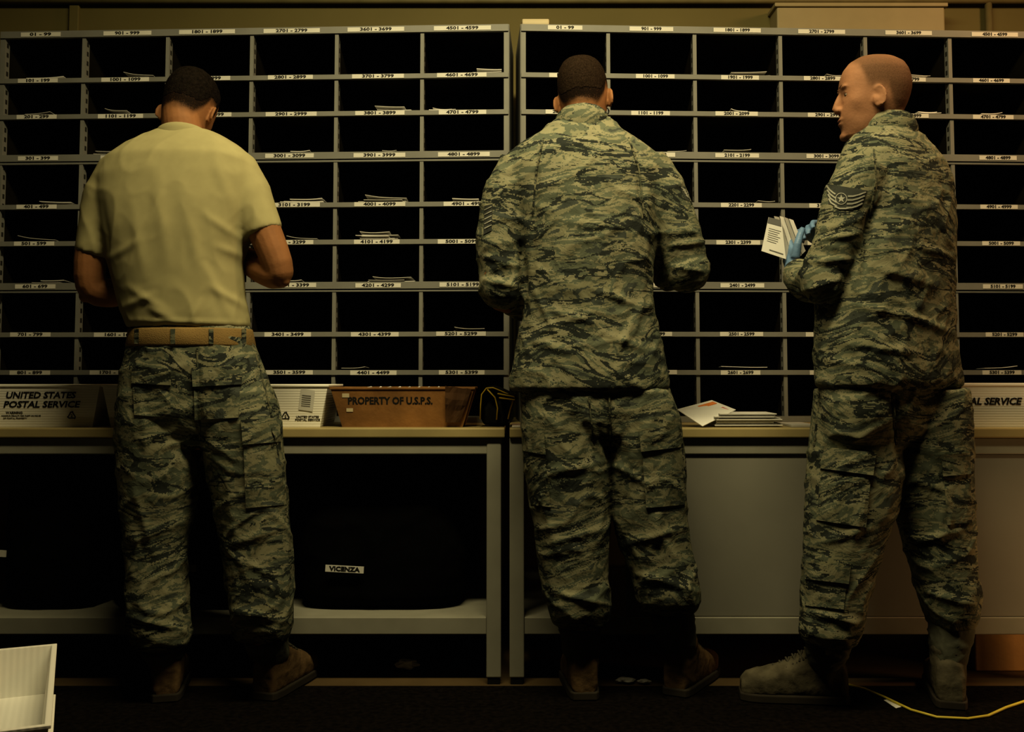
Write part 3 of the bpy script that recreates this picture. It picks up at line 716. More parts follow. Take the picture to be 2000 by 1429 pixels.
def hand(bm, w, d, n, side, curl, sc=1.0, fr=.0085):
    d = d.normalized(); n = (n-d*n.dot(d)).normalized(); l = d.cross(n)*side
    m = Matrix((( l.x, d.x, n.x, 0), (l.y, d.y, n.y, 0), (l.z, d.z, n.z, 0), (0, 0, 0, 1)))
    ell(bm, Matrix.Translation(w+d*.05*sc) @ m, (0, 0, 0), (.042*sc, .054*sc, .017*sc))
    tube(bm, [w-d*.03, w+d*.02, w+d*.05], [.026*sc, .027*sc, .026*sc], 12)
    for off, ln, cu in ((.031, .070, 1.0), (.011, .080, 1.05), (-.010, .074, 1.1), (-.029, .058, 1.2)):
        p = w+d*(.088*sc)+l*off*sc; q = [w+d*.05*sc+l*off*.8*sc, p]; a = .15
        for k, fr_ in enumerate((.45, .32, .25)):
            a += curl*cu*(.55, .75, .6)[k]; p = p+(d*cos(a)+n*sin(a)+l*off*.8)*ln*fr_*sc; q.append(p)
        tube(bm, q, [fr*sc*1.1, fr*sc*1.08, fr*sc, fr*sc*.95, fr*sc*.8], 10)
    p = w+d*.025*sc+l*.028*sc; q = [p]
    for k, (ln, a) in enumerate(((.042, .75), (.032, .5), (.026, .25))):
        p = p+(d*cos(a)+l*sin(a)+n*.35*(k+1)*curl).normalized()*ln*sc; q.append(p)
    tube(bm, q, [.0135*sc*fr/.0085, .0115*sc*fr/.0085, .0100*sc*fr/.0085, .0085*sc*fr/.0085], 10)
def rings_of(spec, Y, yaw=0, k=1.0, e=2.3, kd=None):
    out = []
    for r in spec:
        py, l, rr, dep = r[:4]; dy = r[4] if len(r) > 4 else 0
        c = P((l+rr)/2, py, Y+dy); hw = (P(rr, py, Y+dy).x-P(l, py, Y+dy).x)/2; b = dep
        if yaw: a = sqrt(max(hw*hw-(b*sin(yaw))**2, .0004))/cos(yaw)
        else: a = hw
        out.append(ringE(c, a*k, b*(kd or k), yaw, e, 32))
    return out
def boot(t, heel, yaw, top, m, mu):
    f = Vector((-sin(yaw), cos(yaw), 0)); r = Vector((cos(yaw), sin(yaw), 0)); z = Vector((0, 0, 1)); H = Vector((heel.x, heel.y, .003))
    bm = bmesh.new(); rings = []
    prof = ((.0, .030, .090), (.010, .038, .125), (.045, .043, .150), (.09, .045, .150), (.125, .046, .134), (.165, .048, .112), (.21, .050, .094), (.25, .050, .084), (.280, .044, .074), (.298, .030, .055))
    for s, hw, h in prof:
        z0 = .010; c = H+f*s+z*(z0+(h-z0)/2); rr_ = []
        for q in [2*pi*i/24 for i in range(24)]:
            ex = .5 if sin(q) < 0 else .8
            rr_.append(c+r*(hw*math.copysign(abs(cos(q))**ex, cos(q)))+z*((h-z0)/2*math.copysign(abs(sin(q))**ex, sin(q))))
        rings.append(rr_)
    loft(bm, rings)
    a0 = H+f*.064+z*.11; ax = (top-a0).normalized()
    tube(bm, [H+f*.060+z*.06, a0, a0+ax*.045], [.046, .050, .051], 18)
    tube(bm, [a0+ax*.030, a0+ax*.050], [.055, .055], 18)
    me = remesh(bm, .006, 2); displace(me, .0024, (14, 14, 14), heel.x*7); b_ = mk('boot', me, m, t, smooth=True)
    bm = bmesh.new()
    tube(bm, [a0, a0.lerp(top, .35), a0.lerp(top, .7), top], [.048, .057, .061, .064], 20)
    me = remesh(bm, .007, 3); displace(me, .005, (10, 10, 18), heel.x*9); mk('boot_shaft', me, mu, b_, smooth=True)
    bm = bmesh.new(); o_ = []
    for s, hw, h in prof: o_.append((s-(.004 if s == 0 else 0)+(.004 if s > .29 else 0), hw+.0035))
    out = [H+f*s+r*w for s, w in o_]+[H+f*s-r*w for s, w in o_[::-1]]; n = len(out)
    lo = [bm.verts.new(p) for p in out]; hi = [bm.verts.new(p+z*.024) for p in out]
    bm.faces.new(lo[::-1]); bm.faces.new(hi)
    for i in range(n): bm.faces.new((lo[i], lo[(i+1) % n], hi[(i+1) % n], hi[i]))
    bmesh.ops.recalc_face_normals(bm, faces=bm.faces)
    me = bpy.data.meshes.new('s'); bm.to_mesh(me); bm.free(); mk('sole', me, M['sole'], b_, bevel=.004)
    bm = bmesh.new()
    for k in range(6):
        s = .106+k*.018; zt_ = .147-k*.0100
        tube(bm, [H+f*s+r*-.034+z*(zt_-.016), H+f*(s+.010)+z*(zt_+.001), H+f*s+r*.034+z*(zt_-.016)], .003, 6)
        tube(bm, [H+f*(s+.012)+r*-.034+z*(zt_-.020), H+f*s+z*(zt_+.002), H+f*(s+.012)+r*.034+z*(zt_-.020)], .003, 6)
    me = bpy.data.meshes.new('l'); bm.to_mesh(me); bm.free(); mk('laces', me, M['lace'], b_, smooth=True)
    return H, f
def curve(pts, rad, n=4):   # Catmull-Rom through the joints so limbs bend softly
    P_ = [pts[0]]+list(pts)+[pts[-1]]; R_ = [rad[0]]+list(rad)+[rad[-1]]; op = []; orr = []
    for i in range(1, len(P_)-2):
        for k in range(n):
            t = k/n
            op.append(.5*((2*P_[i])+(P_[i+1]-P_[i-1])*t+(2*P_[i-1]-5*P_[i]+4*P_[i+1]-P_[i+2])*t*t+(3*P_[i]-P_[i-1]-3*P_[i+1]+P_[i+2])*t**3))
            orr.append(R_[i]+(R_[i+1]-R_[i])*t)
    op.append(pts[-1]); orr.append(rad[-1]); return op, orr
def person(sp):
    Y = sp['Y']; yaw = sp.get('yaw', 0)
    hc = P(sp['head'][0], sp['head'][1], Y+sp['head'][2]); hy, hp, hr = [radians(a) for a in sp['head'][3:6]]; hs = sp['head'][6]
    R4 = Matrix.Rotation(hy, 4, 'Z') @ Matrix.Rotation(-hp, 4, 'X') @ Matrix.Rotation(hr, 4, 'Y')
    hm = Matrix.Translation(hc) @ R4 @ Matrix.Scale(hs, 4)
    base = P((sp['pelvis'][0][1]+sp['pelvis'][0][2])/2, 1360, Y); t = empty('person', sp['label'], 'person', (base.x, Y, .003))
    ank = []
    for s in ('L', 'R'):
        hx, hyy, by = sp['boot'+s]; heel = G(hx, hyy); lg = sp['leg'+s]; q = lg[-2]; top = P((q[1]+q[2])/2, q[0]-6, Y+(q[4] if len(q) > 4 else 0))
        H, f = boot(t, heel, radians(by), top, sp['bm'], M['bootup']); ank.append((H, f, top))
    bm = bmesh.new(); head(bm, hm)
    tr = sp['torso']; nb = P((tr[0][1]+tr[0][2])/2, tr[0][0], Y+(tr[0][4] if len(tr[0]) > 4 else 0)); nk = hm @ Vector((0, -.030, -.045))
    nr = sp['neck']
    tube(bm, [nb+Vector((0, 0, -.09)), nb+Vector((0, 0, -.02)), nb.lerp(nk, .5)+Vector((0, -.004, 0)), nk, hm @ Vector((0, -.025, -.01))], [nr*1.25, nr*1.04, nr*.97, nr*.95, nr*.9], 20)
    loft(bm, rings_of(tr[1:], Y, yaw, .90)); loft(bm, rings_of(sp['pelvis'], Y, yaw, .86))
    for s, (H, f, top) in zip(('L', 'R'), ank):
        loft(bm, rings_of(sp['leg'+s][:-2], Y, 0, .72)); q = sp['leg'+s][-3]; mid = P((q[1]+q[2])/2, q[0]-40, Y+(q[4] if len(q) > 4 else 0))
        tube(bm, [mid, top, H+f*.066+Vector((0, 0, .09)), H+f*.066+Vector((0, 0, .06))], [.05, .042, .034, .034], 12)
        tube(bm, [H+f*.04+Vector((0, 0, .055)), H+f*.12+Vector((0, 0, .06)), H+f*.2+Vector((0, 0, .048)), H+f*.27+Vector((0, 0, .04))], [.028, .030, .022, .014], 12)
    for a in sp['arms']:
        pts = [P(*q[:2], Y+q[2]) for q in a['pts']]; cp, cr_ = curve(pts, a['r']); tube(bm, cp, cr_, 16); ell(bm, Matrix.Translation(pts[a['e']]), (0, 0, 0), (a['r'][a['e']]*.98,)*3)
        if 'bony' in a: q = a['bony']; ell(bm, Matrix.Translation(P(q[0], q[1], Y+q[2])), (0, 0, 0), (.019, .019, .019))
        w = pts[-1]; hand(bm, w, P(*a['to'][:2], Y+a['to'][2])-w, Vector(a['n']), a['side'], a['curl'], a.get('hs', 1.0), a.get('fs', .0085))
    me = remesh(bm, .0036, 3, .45)
    bald = sp['hair'][0] is None
    sculpt(me, hm); stubble(me, hm, 'bald' if bald else 'full', .045 if bald else .05, .85 if bald else 1.0)
    if not bald: mk('hair', hair_mesh(me, hm, *sp['hair'][1:]), sp['hair'][0], t, smooth=True)
    body = mk('body', me, sp['skin'], t, smooth=True)
    for s in (-1, 1):
        bm = bmesh.new(); ell(bm, hm, (s*.030, .0675, .006), (.0130, .0110, .0066)); me = bpy.data.meshes.new('e'); bm.to_mesh(me); bm.free(); eo = mk('eye', me, M['eye'], t, smooth=True)
        bm = bmesh.new(); ell(bm, hm, (s*.030, .0762, .006), (.0050, .0030, .0050)); me = bpy.data.meshes.new('e'); bm.to_mesh(me); bm.free(); mk('iris', me, M['iris'], eo, smooth=True)
        bm = bmesh.new(); tube(bm, [hm @ Vector(p) for p in ((s*.012, .0885, .030), (s*.028, .0860, .034), (s*.044, .0745, .031))], [.0018, .0024, .0014], 8); me = bpy.data.meshes.new('e'); bm.to_mesh(me); bm.free(); mk('eyebrow', me, M['brow'], t, smooth=True)
    # trousers
    bm = bmesh.new(); loft(bm, rings_of(sp['pelvis'], Y, yaw, 1.0, 2.4)); loft(bm, rings_of(sp['legL'], Y, 0)); loft(bm, rings_of(sp['legR'], Y, 0))
    me = remesh(bm, .0062, 6); displace(me, .0052, (5.2, 5.2, 5.8), Y*31, sp.get('tfolds', ()), (.62, .35)); tb_ = bvh(me)
    tro = mk('trousers', me, M['camo'], t, smooth=True)
    for q in sp.get('tpockets', ()): conform(tb_, q, .006, 'pocket', M['camo2'], tro, Y-.1, 14, 14)
    for q in sp.get('tflaps', ()): conform(tb_, q, .013, 'pocket_flap', M['camo2'], tro, Y-.1, 14, 6)
    if sp.get('tseams'): strips(tb_, sp['tseams'], 3, .003, 'seam', M['camo3'], tro, Y-.1)
    # top garment
    bm = bmesh.new(); loft(bm, rings_of(tr, Y, yaw, 1.0, 2.35))
    for a in sp['arms']:
        sl = a['sleeve']; pts = [P(*q[:2], Y+q[2]) for q in sl]; rr = [q[3] for q in sl]
        if a.get('hem'):
            d = (pts[-1]-pts[-2]).normalized(); pts += [pts[-1]-d*.012, pts[-1]-d*.03]; rr = rr+[rr[-1]*.86, rr[-1]*.7]
        tube(bm, pts, rr, 20)
        if 'se' in a: ell(bm, Matrix.Translation(pts[a['se']]), (0, 0, 0), (rr[a['se']]*1.0,)*3)
    me = remesh(bm, .0062, 6 if sp['top'] == 'camo' else 14)
    if sp['top'] == 'camo': displace(me, .0056, (5.5, 5.5, 6.5), Y*17, sp.get('folds', ()))
    else: displace(me, .0030, (5, 5, 3), Y*17, sp.get('folds', ()))
    jb = bvh(me)
    top = mk('jacket' if sp['top'] == 'camo' else 't_shirt', me, M[sp['top']], t, smooth=True)
    return dict(t=t, hm=hm, tro=tro, tb=tb_, top=top, jb=jb, Y=Y, nb=nb, body=body)

# ---- left person: tan T-shirt
A_ = person(dict(Y=3.0, label='person in a tan T-shirt, camouflage trousers and brown belt, back turned, head bowed', skin=M['skin2'], bm=M['boot'], top='tee', neck=.057,
    head=(368, 218, .075, -4, 30, 6, 1.0),
    hair=(M['hair'], 'top', .0010, .0045, .002),
    torso=[(256, 306, 412, .062, .02), (266, 284, 436, .074, .015), (284, 244, 466, .092, .01), (308, 210, 494, .108), (345, 190, 506, .12), (395, 192, 500, .13), (450, 202, 486, .135), (520, 217, 474, .132), (580, 233, 477, .128), (622, 245, 486, .127), (641, 252, 487, .122)],
    pelvis=[(636, 258, 486, .118), (680, 250, 498, .125), (740, 236, 522, .132), (800, 231, 541, .13), (840, 234, 547, .11), (875, 255, 530, .07)],
    legL=[(760, 240, 385, .12), (820, 230, 388, .125), (900, 230, 394, .115), (1000, 238, 376, .10), (1060, 245, 366, .09), (1120, 248, 362, .09), (1180, 250, 366, .095), (1232, 254, 372, .09), (1258, 262, 366, .07), (1264, 280, 345, .05)],
    legR=[(760, 388, 532, .12), (820, 386, 547, .125), (900, 402, 555, .115), (1000, 420, 562, .10), (1060, 430, 566, .09), (1120, 440, 570, .09), (1180, 448, 573, .095), (1220, 454, 573, .09), (1244, 464, 566, .07), (1250, 480, 545, .05)],
    bootL=(322, 1374, 13), bootR=(513, 1370, -14),
    arms=[dict(pts=[(228, 350, 0), (186, 460, -.01), (177, 555, -.005), (220, 572, .03), (300, 560, .13)], r=[.050, .049, .043, .043, .028], e=2, bony=(167, 578, -.008), to=(355, 535, .18), n=(.3, -.4, 1), side=-1, curl=.6,
               sleeve=[(240, 328, 0, .068), (208, 390, 0, .069), (181, 500, -.01, .053)], hem=True),
          dict(pts=[(468, 348, 0), (512, 440, -.01), (545, 530, -.005), (512, 525, .03), (440, 480, .13)], r=[.050, .051, .043, .044, .029], e=2, bony=(554, 548, -.008), to=(385, 462, .18), n=(-.3, -.4, 1), side=1, curl=.6,
               sleeve=[(455, 326, 0, .068), (482, 380, 0, .071), (514, 458, -.01, .060)], hem=True)],
    folds=[(474, 470, 400, 420, 9, .004), (470, 500, 420, 480, 9, .004), (214, 505, 270, 470, 9, .004), (478, 600, 410, 560, 9, .006), (240, 600, 300, 575, 9, .005), (300, 330, 330, 520, 16, .004), (420, 300, 450, 400, 14, .004), (200, 400, 214, 490, 8, -.003), (492, 385, 480, 460, 8, -.003), (255, 625, 480, 632, 6, .005), (290, 600, 340, 625, 8, .006), (390, 590, 370, 630, 8, .006), (450, 620, 400, 520, 10, .005), (250, 560, 330, 610, 9, .005), (360, 400, 400, 560, 14, .004), (260, 400, 280, 540, 12, .004)],
    tfolds=[(385, 690, 388, 900, 8, -.008), (300, 880, 390, 850, 8, .005), (400, 860, 470, 900, 8, .005), (250, 1060, 350, 1020, 9, .006), (430, 1070, 550, 1030, 9, .006), (255, 1205, 360, 1230, 7, .008), (450, 1190, 565, 1215, 7, .008), (470, 1090, 560, 1140, 8, .006), (260, 950, 300, 1080, 9, .006), (520, 1000, 480, 1100, 9, .006), (340, 950, 330, 1120, 10, .005), (440, 900, 460, 1060, 10, .005), (270, 760, 290, 900, 10, .004)],
    tpockets=[[(378, 735, ), (470, 728), (466, 815), (380, 820)], [(258, 730), (330, 735), (334, 815), (262, 810)], [(474, 830), (552, 826), (560, 985), (480, 992)]],
    tflaps=[[(374, 718), (474, 712), (472, 750), (376, 755)], [(258, 715), (333, 720), (334, 752), (256, 748)], [(470, 820), (551, 815), (555, 862), (474, 868)]],
    tseams=[[(385, 680), (387, 760), (390, 860)], [(500, 690), (528, 800), (545, 900)]]))
t = A_['t']; Y = 3.0
bm = bmesh.new(); R0 = rings_of([(643, 257, 489, .124), (646, 256, 490, .127), (674, 252, 496, .130), (677, 253, 495, .128)], Y, 0, 1.01); loft(bm, R0)
me = bpy.data.meshes.new('b'); bm.to_mesh(me); bm.free(); bb = bvh(me); belt = mk('belt', me, M['belt'], t, smooth=True)
for x_ in (266, 337, 412, 476): conform(bb, [(x_-4, 642), (x_+5, 642), (x_+5, 681), (x_-4, 681)], .003, 'belt_loop', M['camo3'], belt, Y-.13, 2, 4, .006)
bm = bmesh.new(); nb = A_['nb']
loft(bm, [ringE(nb+Vector((0, .0, dz)), r_, r_*.92, 0, 2, 32, .32) for r_, dz in ((.088, -.075), (.087, -.050), (.0855, -.030), (.082, -.018), (.077, -.012), (.071, -.012), (.066, -.034))], caps=False)
me = bpy.data.meshes.new('c'); bm.to_mesh(me); bm.free(); mk('neckband', me, M['tee'], A_['top'], smooth=True)

# ---- middle person
B_ = person(dict(Y=3.02, label='person in camouflage jacket with buzzed dark hair and spectacles, standing in the middle', skin=M['skin2'], bm=M['boot'], top='camo', neck=.055,
    head=(1140, 193, .05, -13, 14, -6, .99),
    hair=(M['buzz'], 'top', .0006, .0014, .0004),
    torso=[(234, 1080, 1192, .064, .02), (256, 1056, 1216, .082, .015), (276, 1022, 1250, .098, .01), (300, 994, 1282, .112), (335, 982, 1300, .125), (400, 998, 1292, .135), (480, 1014, 1282, .138), (560, 1020, 1276, .135), (620, 1020, 1280, .135), (680, 1008, 1294, .14), (735, 997, 1306, .145), (758, 994, 1308, .145), (764, 1004, 1298, .13)],
    pelvis=[(735, 1012, 1298, .13), (800, 1016, 1316, .13), (845, 1020, 1326, .11), (880, 1045, 1305, .07)],
    legL=[(760, 1018, 1180, .12), (820, 1016, 1192, .12), (900, 1022, 1198, .112), (1000, 1036, 1190, .10), (1060, 1048, 1190, .092), (1120, 1056, 1188, .09), (1165, 1064, 1190, .095), (1192, 1070, 1191, .09), (1216, 1078, 1183, .07), (1222, 1095, 1165, .05)],
    legR=[(760, 1165, 1308, .12), (820, 1168, 1331, .12), (900, 1182, 1336, .112), (1000, 1194, 1340, .10), (1060, 1210, 1348, .092), (1110, 1228, 1358, .09), (1150, 1240, 1368, .095), (1170, 1246, 1370, .09), (1190, 1256, 1360, .07), (1196, 1272, 1342, .05)],
    bootL=(1143, 1370, 3), bootR=(1318, 1362, -29),
    arms=[dict(pts=[(1005, 340, 0), (978, 460, -.02), (972, 570, -.01), (1020, 585, .12), (1090, 560, .24)], r=[.052, .048, .042, .038, .028], e=2, to=(1150, 530, .3), n=(.3, -.4, 1), side=-1, curl=.6,
               sleeve=[(1022, 325, 0, .074), (990, 385, -.005, .076), (972, 480, -.015, .066), (978, 560, -.01, .066), (1020, 588, .10, .058), (1075, 562, .22, .048)], se=3),
          dict(pts=[(1275, 335, 0), (1320, 440, -.01), (1345, 535, 0), (1310, 530, .12), (1240, 500, .24)], r=[.052, .048, .042, .038, .028], e=2, to=(1180, 490, .3), n=(-.3, -.4, 1), side=1, curl=.6,
               sleeve=[(1256, 320, 0, .074), (1292, 380, -.005, .076), (1326, 460, -.01, .070), (1342, 528, 0, .068), (1308, 532, .10, .058), (1252, 505, .22, .048)], se=3)],
    folds=[(1050, 290, 1040, 480, 7, -.008), (1245, 290, 1262, 480, 7, -.008), (1020, 480, 1026, 600, 8, -.009), (1275, 470, 1270, 580, 8, -.009), (1090, 430, 1220, 445, 9, .005), (1060, 600, 1160, 630, 8, .006), (1150, 560, 1260, 600, 8, .006), (1030, 660, 1120, 690, 9, .006), (1180, 650, 1280, 690, 9, .006), (945, 500, 1010, 520, 6, .008), (940, 545, 1010, 560, 6, .008), (1310, 480, 1385, 470, 6, .008), (1310, 520, 1380, 530, 6, .007), (1070, 270, 1200, 275, 5, .004), (1260, 580, 1200, 700, 7, .006), (1040, 560, 1090, 660, 7, .005)],
    tfolds=[(1190, 780, 1190, 900, 8, -.008), (1060, 930, 1180, 900, 8, .005), (1190, 900, 1290, 960, 8, .005), (1060, 1065, 1180, 1030, 8, .006), (1210, 1065, 1340, 1030, 8, .006), (1075, 1155, 1185, 1180, 7, .008), (1245, 1120, 1360, 1155, 7, .008), (1140, 790, 1180, 900, 8, .006), (1050, 950, 1090, 1080, 9, .006), (1150, 930, 1130, 1090, 10, .005), (1300, 960, 1270, 1090, 10, .005), (1230, 800, 1240, 950, 10, .005)],
    tpockets=[[(1252, 850), (1330, 842), (1338, 985), (1262, 992)], [(1022, 850), (1060, 855), (1076, 990), (1036, 985)]],
    tflaps=[[(1248, 838), (1332, 828), (1335, 872), (1252, 882)], [(1019, 836), (1062, 842), (1066, 888), (1022, 880)]],
    tseams=[[(1190, 770), (1192, 870)], [(1150, 775), (1160, 870)]]))
t = B_['t']; nb = B_['nb']; Y = 3.02
def collar(pp, r, tl, m='camo2', h=.0):
    bm = bmesh.new(); nb = pp['nb']
    loft(bm, [ringE(nb+Vector((0, -.002, dz)), r_, r_*.98, 0, 2, 48, tl) for r_, dz in ((r+.013, -.062), (r+.0145, -.040), (r+.015, -.022), (r+.008, .004+h), (r+.002, .011+h), (r-.006, .009+h), (r-.008, -.02))], caps=False)
    me = bpy.data.meshes.new('c'); bm.to_mesh(me); bm.free(); displace(me, .002, (14, 14, 14), nb.x*5); return mk('collar', me, M[m], pp['top'], smooth=True)
collar(B_, .070, .30)
jb = B_['jb']
strips(jb, [[(1062, 268), (1048, 330), (1040, 420)], [(1228, 268), (1248, 330), (1258, 420)]], 3, .003, 'seam', M['camo3'], B_['top'], Y-.12)
conform(jb, [(946, 402), (962, 398), (960, 450), (944, 458)], .0022, 'rank_patch', M['patch'], B_['top'], Y-.05, 4, 6, .005)
conform(jb, [(1328, 362), (1346, 372), (1356, 398), (1336, 388)], .0022, 'rank_patch', M['patch'], B_['top'], Y-.05, 4, 6, .005)
strips(jb, [[(946, 410+9*k), (960, 403+9*k)] for k in range(5)], 2.0, .0032, 'chevron', M['stripe'], B_['top'], Y-.05, .001)
strips(jb, [[(1331+3*k, 366+5*k), (1345+2*k, 376+5*k)] for k in range(4)], 2.0, .0032, 'chevron', M['stripe'], B_['top'], Y-.05, .001)
hm = B_['hm']
bm = bmesh.new()
for s in (-1, 1):
    tube(bm, [hm @ Vector(p) for p in ((s*.084, -.012, .010), (s*.083, .03, .010), (s*.072, .10, .010))], .002, 6)
    tube(bm, [hm @ Vector((s*.035+.03*cos(a), .110-.010*abs(s*.035+.03*cos(a))/.065, .002+.02*sin(a))) for a in [2*pi*k/16 for k in range(17)]], .002, 6)
tube(bm, [hm @ Vector(p) for p in ((-.008, .110, .006), (.008, .110, .006))], .002, 6)
me = bpy.data.meshes.new('g'); bm.to_mesh(me); bm.free(); mk('spectacles', me, M['glass'], t, smooth=True)

# ---- right person
C_ = person(dict(Y=2.97, yaw=radians(30), label='bald person in camouflage jacket and blue gloves turned left, holding letters', skin=M['skin'], bm=M['boot2'], top='camo', neck=.060,
    head=(1703, 194, .0, 82, -1, 0, 1.06),
    hair=(None, 'bald'),
    torso=[(244, 1684, 1776, .062, .0), (262, 1672, 1796, .078), (285, 1650, 1822, .098), (312, 1636, 1846, .115), (350, 1630, 1860, .13), (430, 1622, 1869, .14), (520, 1600, 1869, .148), (600, 1590, 1868, .15), (650, 1587, 1872, .15), (700, 1586, 1881, .15), (738, 1586, 1889, .15), (752, 1587, 1890, .145), (758, 1597, 1881, .13)],
    pelvis=[(735, 1598, 1878, .125), (800, 1592, 1886, .125), (845, 1594, 1884, .105), (880, 1620, 1865, .065)],
    legL=[(760, 1596, 1745, .12, -.015), (830, 1586, 1752, .12, -.02), (920, 1578, 1762, .115, -.02), (1000, 1574, 1746, .105, -.03), (1060, 1572, 1724, .098, -.03), (1120, 1569, 1706, .095, -.035), (1180, 1565, 1693, .095, -.035), (1228, 1562, 1682, .09, -.035), (1252, 1570, 1672, .07, -.035), (1258, 1588, 1655, .05, -.035)],
    legR=[(760, 1720, 1884, .12, .03), (830, 1714, 1893, .12, .03), (920, 1722, 1896, .115, .03), (1000, 1752, 1900, .105, .025), (1060, 1768, 1903, .095, .02), (1120, 1784, 1906, .092, .02), (1170, 1796, 1909, .092, .02), (1200, 1806, 1907, .085, .02), (1220, 1816, 1898, .07, .02), (1226, 1830, 1885, .05, .02)],
    bootL=(1655, 1372, 82), bootR=(1860, 1388, -16),
    arms=[dict(pts=[(1676, 345, -.09), (1652, 440, -.10), (1614, 545, -.10), (1580, 545, .02), (1553, 528, .10)], r=[.050, .046, .042, .036, .026], e=2, to=(1535, 480, .165), n=(.9, .3, .3), side=-1, curl=.55, hs=.96, fs=.0062,
               sleeve=[(1690, 330, -.09, .076), (1664, 385, -.105, .076), (1638, 470, -.11, .068), (1608, 548, -.10, .068), (1580, 552, .0, .058), (1556, 533, .085, .048)], se=3),
          dict(pts=[(1815, 355, .10), (1815, 450, .13), (1800, 550, .17), (1710, 510, .25), (1625, 468, .24)], r=[.046, .046, .042, .036, .026], e=2, to=(1568, 440, .19), n=(-.5, -.7, -.3), side=1, curl=.7, hs=.96, fs=.0062,
               sleeve=[(1805, 338, .08, .072), (1818, 400, .11, .07), (1815, 470, .14, .065), (1795, 550, .17, .064), (1710, 512, .25, .056), (1640, 475, .24, .048)], se=3)],
    folds=[(1700, 400, 1686, 545, 8, -.013), (1740, 300, 1735, 430, 8, -.006), (1840, 330, 1850, 450, 8, -.005), (1700, 520, 1830, 560, 9, .007), (1650, 590, 1780, 620, 8, .007), (1640, 670, 1790, 690, 8, .006), (1760, 610, 1860, 650, 8, .007), (1590, 470, 1680, 455, 6, .008), (1575, 510, 1670, 505, 6, .008), (1560, 570, 1640, 545, 6, .008), (1790, 480, 1860, 500, 7, .006), (1600, 700, 1720, 720, 8, .005), (1720, 450, 1800, 600, 7, .006)],
    tfolds=[(1745, 770, 1755, 900, 8, -.007), (1620, 950, 1740, 920, 8, .005), (1760, 930, 1860, 960, 8, .005), (1590, 1065, 1700, 1030, 8, .006), (1780, 1065, 1890, 1030, 8, .006), (1580, 1195, 1670, 1215, 7, .008), (1805, 1155, 1900, 1180, 7, .008), (1740, 820, 1650, 870, 8, .005), (1700, 940, 1660, 1080, 10, .005), (1850, 950, 1830, 1080, 10, .005), (1820, 790, 1830, 920, 10, .005)],
    tpockets=[[(1606, 890), (1704, 900), (1692, 1030), (1594, 1015)], [(1842, 905), (1895, 900), (1899, 1020), (1850, 1025)], [(1576, 1110), (1656, 1118), (1648, 1190), (1572, 1182)]],
    tflaps=[[(1610, 872), (1712, 884), (1706, 928), (1602, 914)], [(1838, 888), (1895, 884), (1897, 925), (1842, 930)], [(1574, 1098), (1662, 1106), (1658, 1140), (1572, 1130)]],
    tseams=[[(1745, 770), (1752, 870)], [(1600, 770), (1590, 870)]]))
t = C_['t']; Y = 2.97; collar(C_, .074, .28, h=-.006)
jb = C_['jb']
conform(jb, [(1612, 358), (1694, 372), (1684, 402), (1618, 398)], .0022, 'rank_patch', M['patch'], C_['top'], Y-.17, 20, 10, .005)
conform(jb, [(1618, 396), (1684, 400), (1664, 410), (1640, 409)], .0022, 'rank_patch_tail', M['patch'], C_['top'], Y-.17, 14, 4, .005)
pth = []
for k in range(4):
    pth.append([(1614+k*1.5, 362+8.5*k), (1620+k, 370+8.5*k), (1627+k, 376+8*k), (1632+k, 379+8*k)]); pth.append([(1656-k, 383+7.5*k), (1666-k, 383+7.5*k), (1678-k*1.5, 380+7.5*k), (1691-k*2.2, 375+7.3*k)])
pth.append([(1630, 403), (1640, 407), (1652, 407), (1662, 405)])
strips(jb, pth, 2.8, .0032, 'chevron', M['stripe'], C_['top'], Y-.17, .0008)
strips(jb, [[(1643+11*cos(a), 388+11*sin(a)) for a in [2*pi*k/16 for k in range(17)]]], 1.5, .0032, 'star_ring', M['stripe'], C_['top'], Y-.17, .0008)
bm = bmesh.new(); st = [bm.verts.new(hit(jb, 1643+(8.5 if k % 2 == 0 else 3.4)*sin(k*pi/5), 388-(8.5 if k % 2 == 0 else 3.4)*cos(k*pi/5), .0036, Y-.17)) for k in range(10)]
bm.faces.new(st); bmesh.ops.triangulate(bm, faces=bm.faces); me = bpy.data.meshes.new('s'); bm.to_mesh(me); bm.free(); mk('star', me, M['stripe'], C_['top'])
strips(jb, [[(1706, 290), (1712, 350), (1700, 420)]], 3, .003, 'seam', M['camo3'], C_['top'], Y-.14)
hm = C_['hm']
bm = bmesh.new(); ell(bm, hm, (0, .0868, -.0600), (.018, .0052, .0034)); ell(bm, hm, (0, .0853, -.0705), (.016, .0052, .0038)); me = remesh(bm, .0022, 2); mk('lips', me, M['lip'], t, smooth=True)
# gloves
for w, to, n, side, curl in (((1553, 528, .10), (1535, 480, .165), (.9, .3, .3), -1, .55), ((1625, 468, .24), (1568, 440, .19), (-.5, -.7, -.3), 1, .7)):
    bm = bmesh.new(); W = P(w[0], w[1], Y+w[2]); hand(bm, W, P(to[0], to[1], Y+to[2])-W, Vector(n), side, curl, 1.0, .0092)
    me = remesh(bm, .0036, 2); mk('glove', me, M['glove'], t, smooth=True)
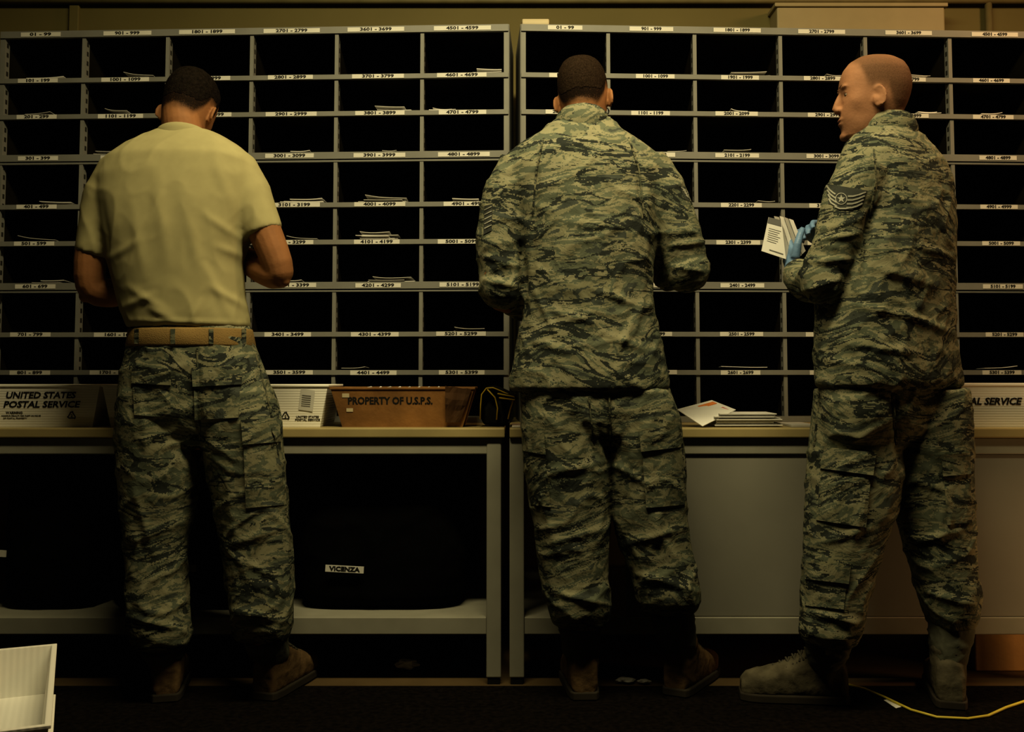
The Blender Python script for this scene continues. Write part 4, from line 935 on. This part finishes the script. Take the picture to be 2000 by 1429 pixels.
# letters in hand
def held(label, q, dY, m, lines=False):
    pts = [P(x_, y_, 2.97+d) for (x_, y_), d in zip(q, dY)]
    root = empty('held_letter', label, 'letter', tuple((pts[0]+pts[2])/2), 0, 'letters in the gloved hands')
    n = (pts[1]-pts[0]).cross(pts[3]-pts[0]).normalized()*.0010
    mb = MB(); mb.hexa([p-n for p in pts], [p+n for p in pts]); mb.build('sheet', M[m], root, recalc=True)
    if lines:
        if n.y > 0: n = -n
        mb = MB()
        def W(u, v): return (pts[0]*(1-u)+pts[1]*u)*(1-v)+(pts[3]*(1-u)+pts[2]*u)*v+n*1.8
        for k in range(7):
            v = .30+k*.06; e = .45+.3*random.random(); mb.quad([W(.15, v), W(.15+e, v), W(.15+e, v+.012), W(.15, v+.012)])
        mb.quad([W(.0, .0), W(.95, .0), W(.95, .17), W(.0, .17)]); mb.quad([W(.3, .88), W(.9, .88), W(.9, .91), W(.3, .91)])
        mb.build('print', M['print'], root)
held('white printed card at the front of the letters in the gloved hands', [(1501, 424), (1526, 430), (1535, 506), (1487, 490)], (.10, .10, .10, .10), 'paper', True)
held('second letter, just behind the printed card, in the gloved hands', [(1512, 422), (1521, 424), (1548, 506), (1535, 509)], (.105, .115, .12, .11), 'paper2')
held('third letter of the fan in the gloved hands', [(1523, 422), (1530, 424), (1558, 503), (1549, 506)], (.115, .125, .13, .12), 'paper')
held('fourth letter of the fan in the gloved hands', [(1532, 424), (1539, 427), (1566, 498), (1559, 502)], (.120, .130, .135, .125), 'paper2')
held('rearmost letter of the fan in the gloved hands', [(1541, 427), (1549, 430), (1573, 490), (1567, 496)], (.125, .135, .14, .13), 'paper')

# ------------------------------------------------------------------ light
def area(name, loc, size, sy, power, col, target, spread=180):
    l = bpy.data.lights.new(name, 'AREA'); l.shape = 'RECTANGLE'; l.size = size; l.size_y = sy; l.energy = power; l.color = col; l.spread = radians(spread)
    o = bpy.data.objects.new(name, l); C.objects.link(o); o.location = loc; o.rotation_euler = (Vector(target)-Vector(loc)).to_track_quat('-Z', 'Y').to_euler(); return o
area('ceiling_light', (0.1, 2.0, 2.95), 1.9, .25, 44, (1, .85, .47), (0.1, 2.95, 1.25), 140)
area('ceiling_light_warm', (2.3, 2.9, 2.7), .5, .3, 14, (1, .58, .26), (1.1, 2.97, 1.3))
area('low_warm_fill', (2.2, 2.85, .30), .3, .2, 3.0, (1, .58, .24), (1.6, 3.35, .08))  # unseen fill added to brighten the cardboard box under the right table
w = bpy.data.worlds.new('world'); SC.world = w; w.use_nodes = True; w.node_tree.nodes['Background'].inputs['Color'].default_value = (.5, .42, .3, 1); w.node_tree.nodes['Background'].inputs['Strength'].default_value = .006
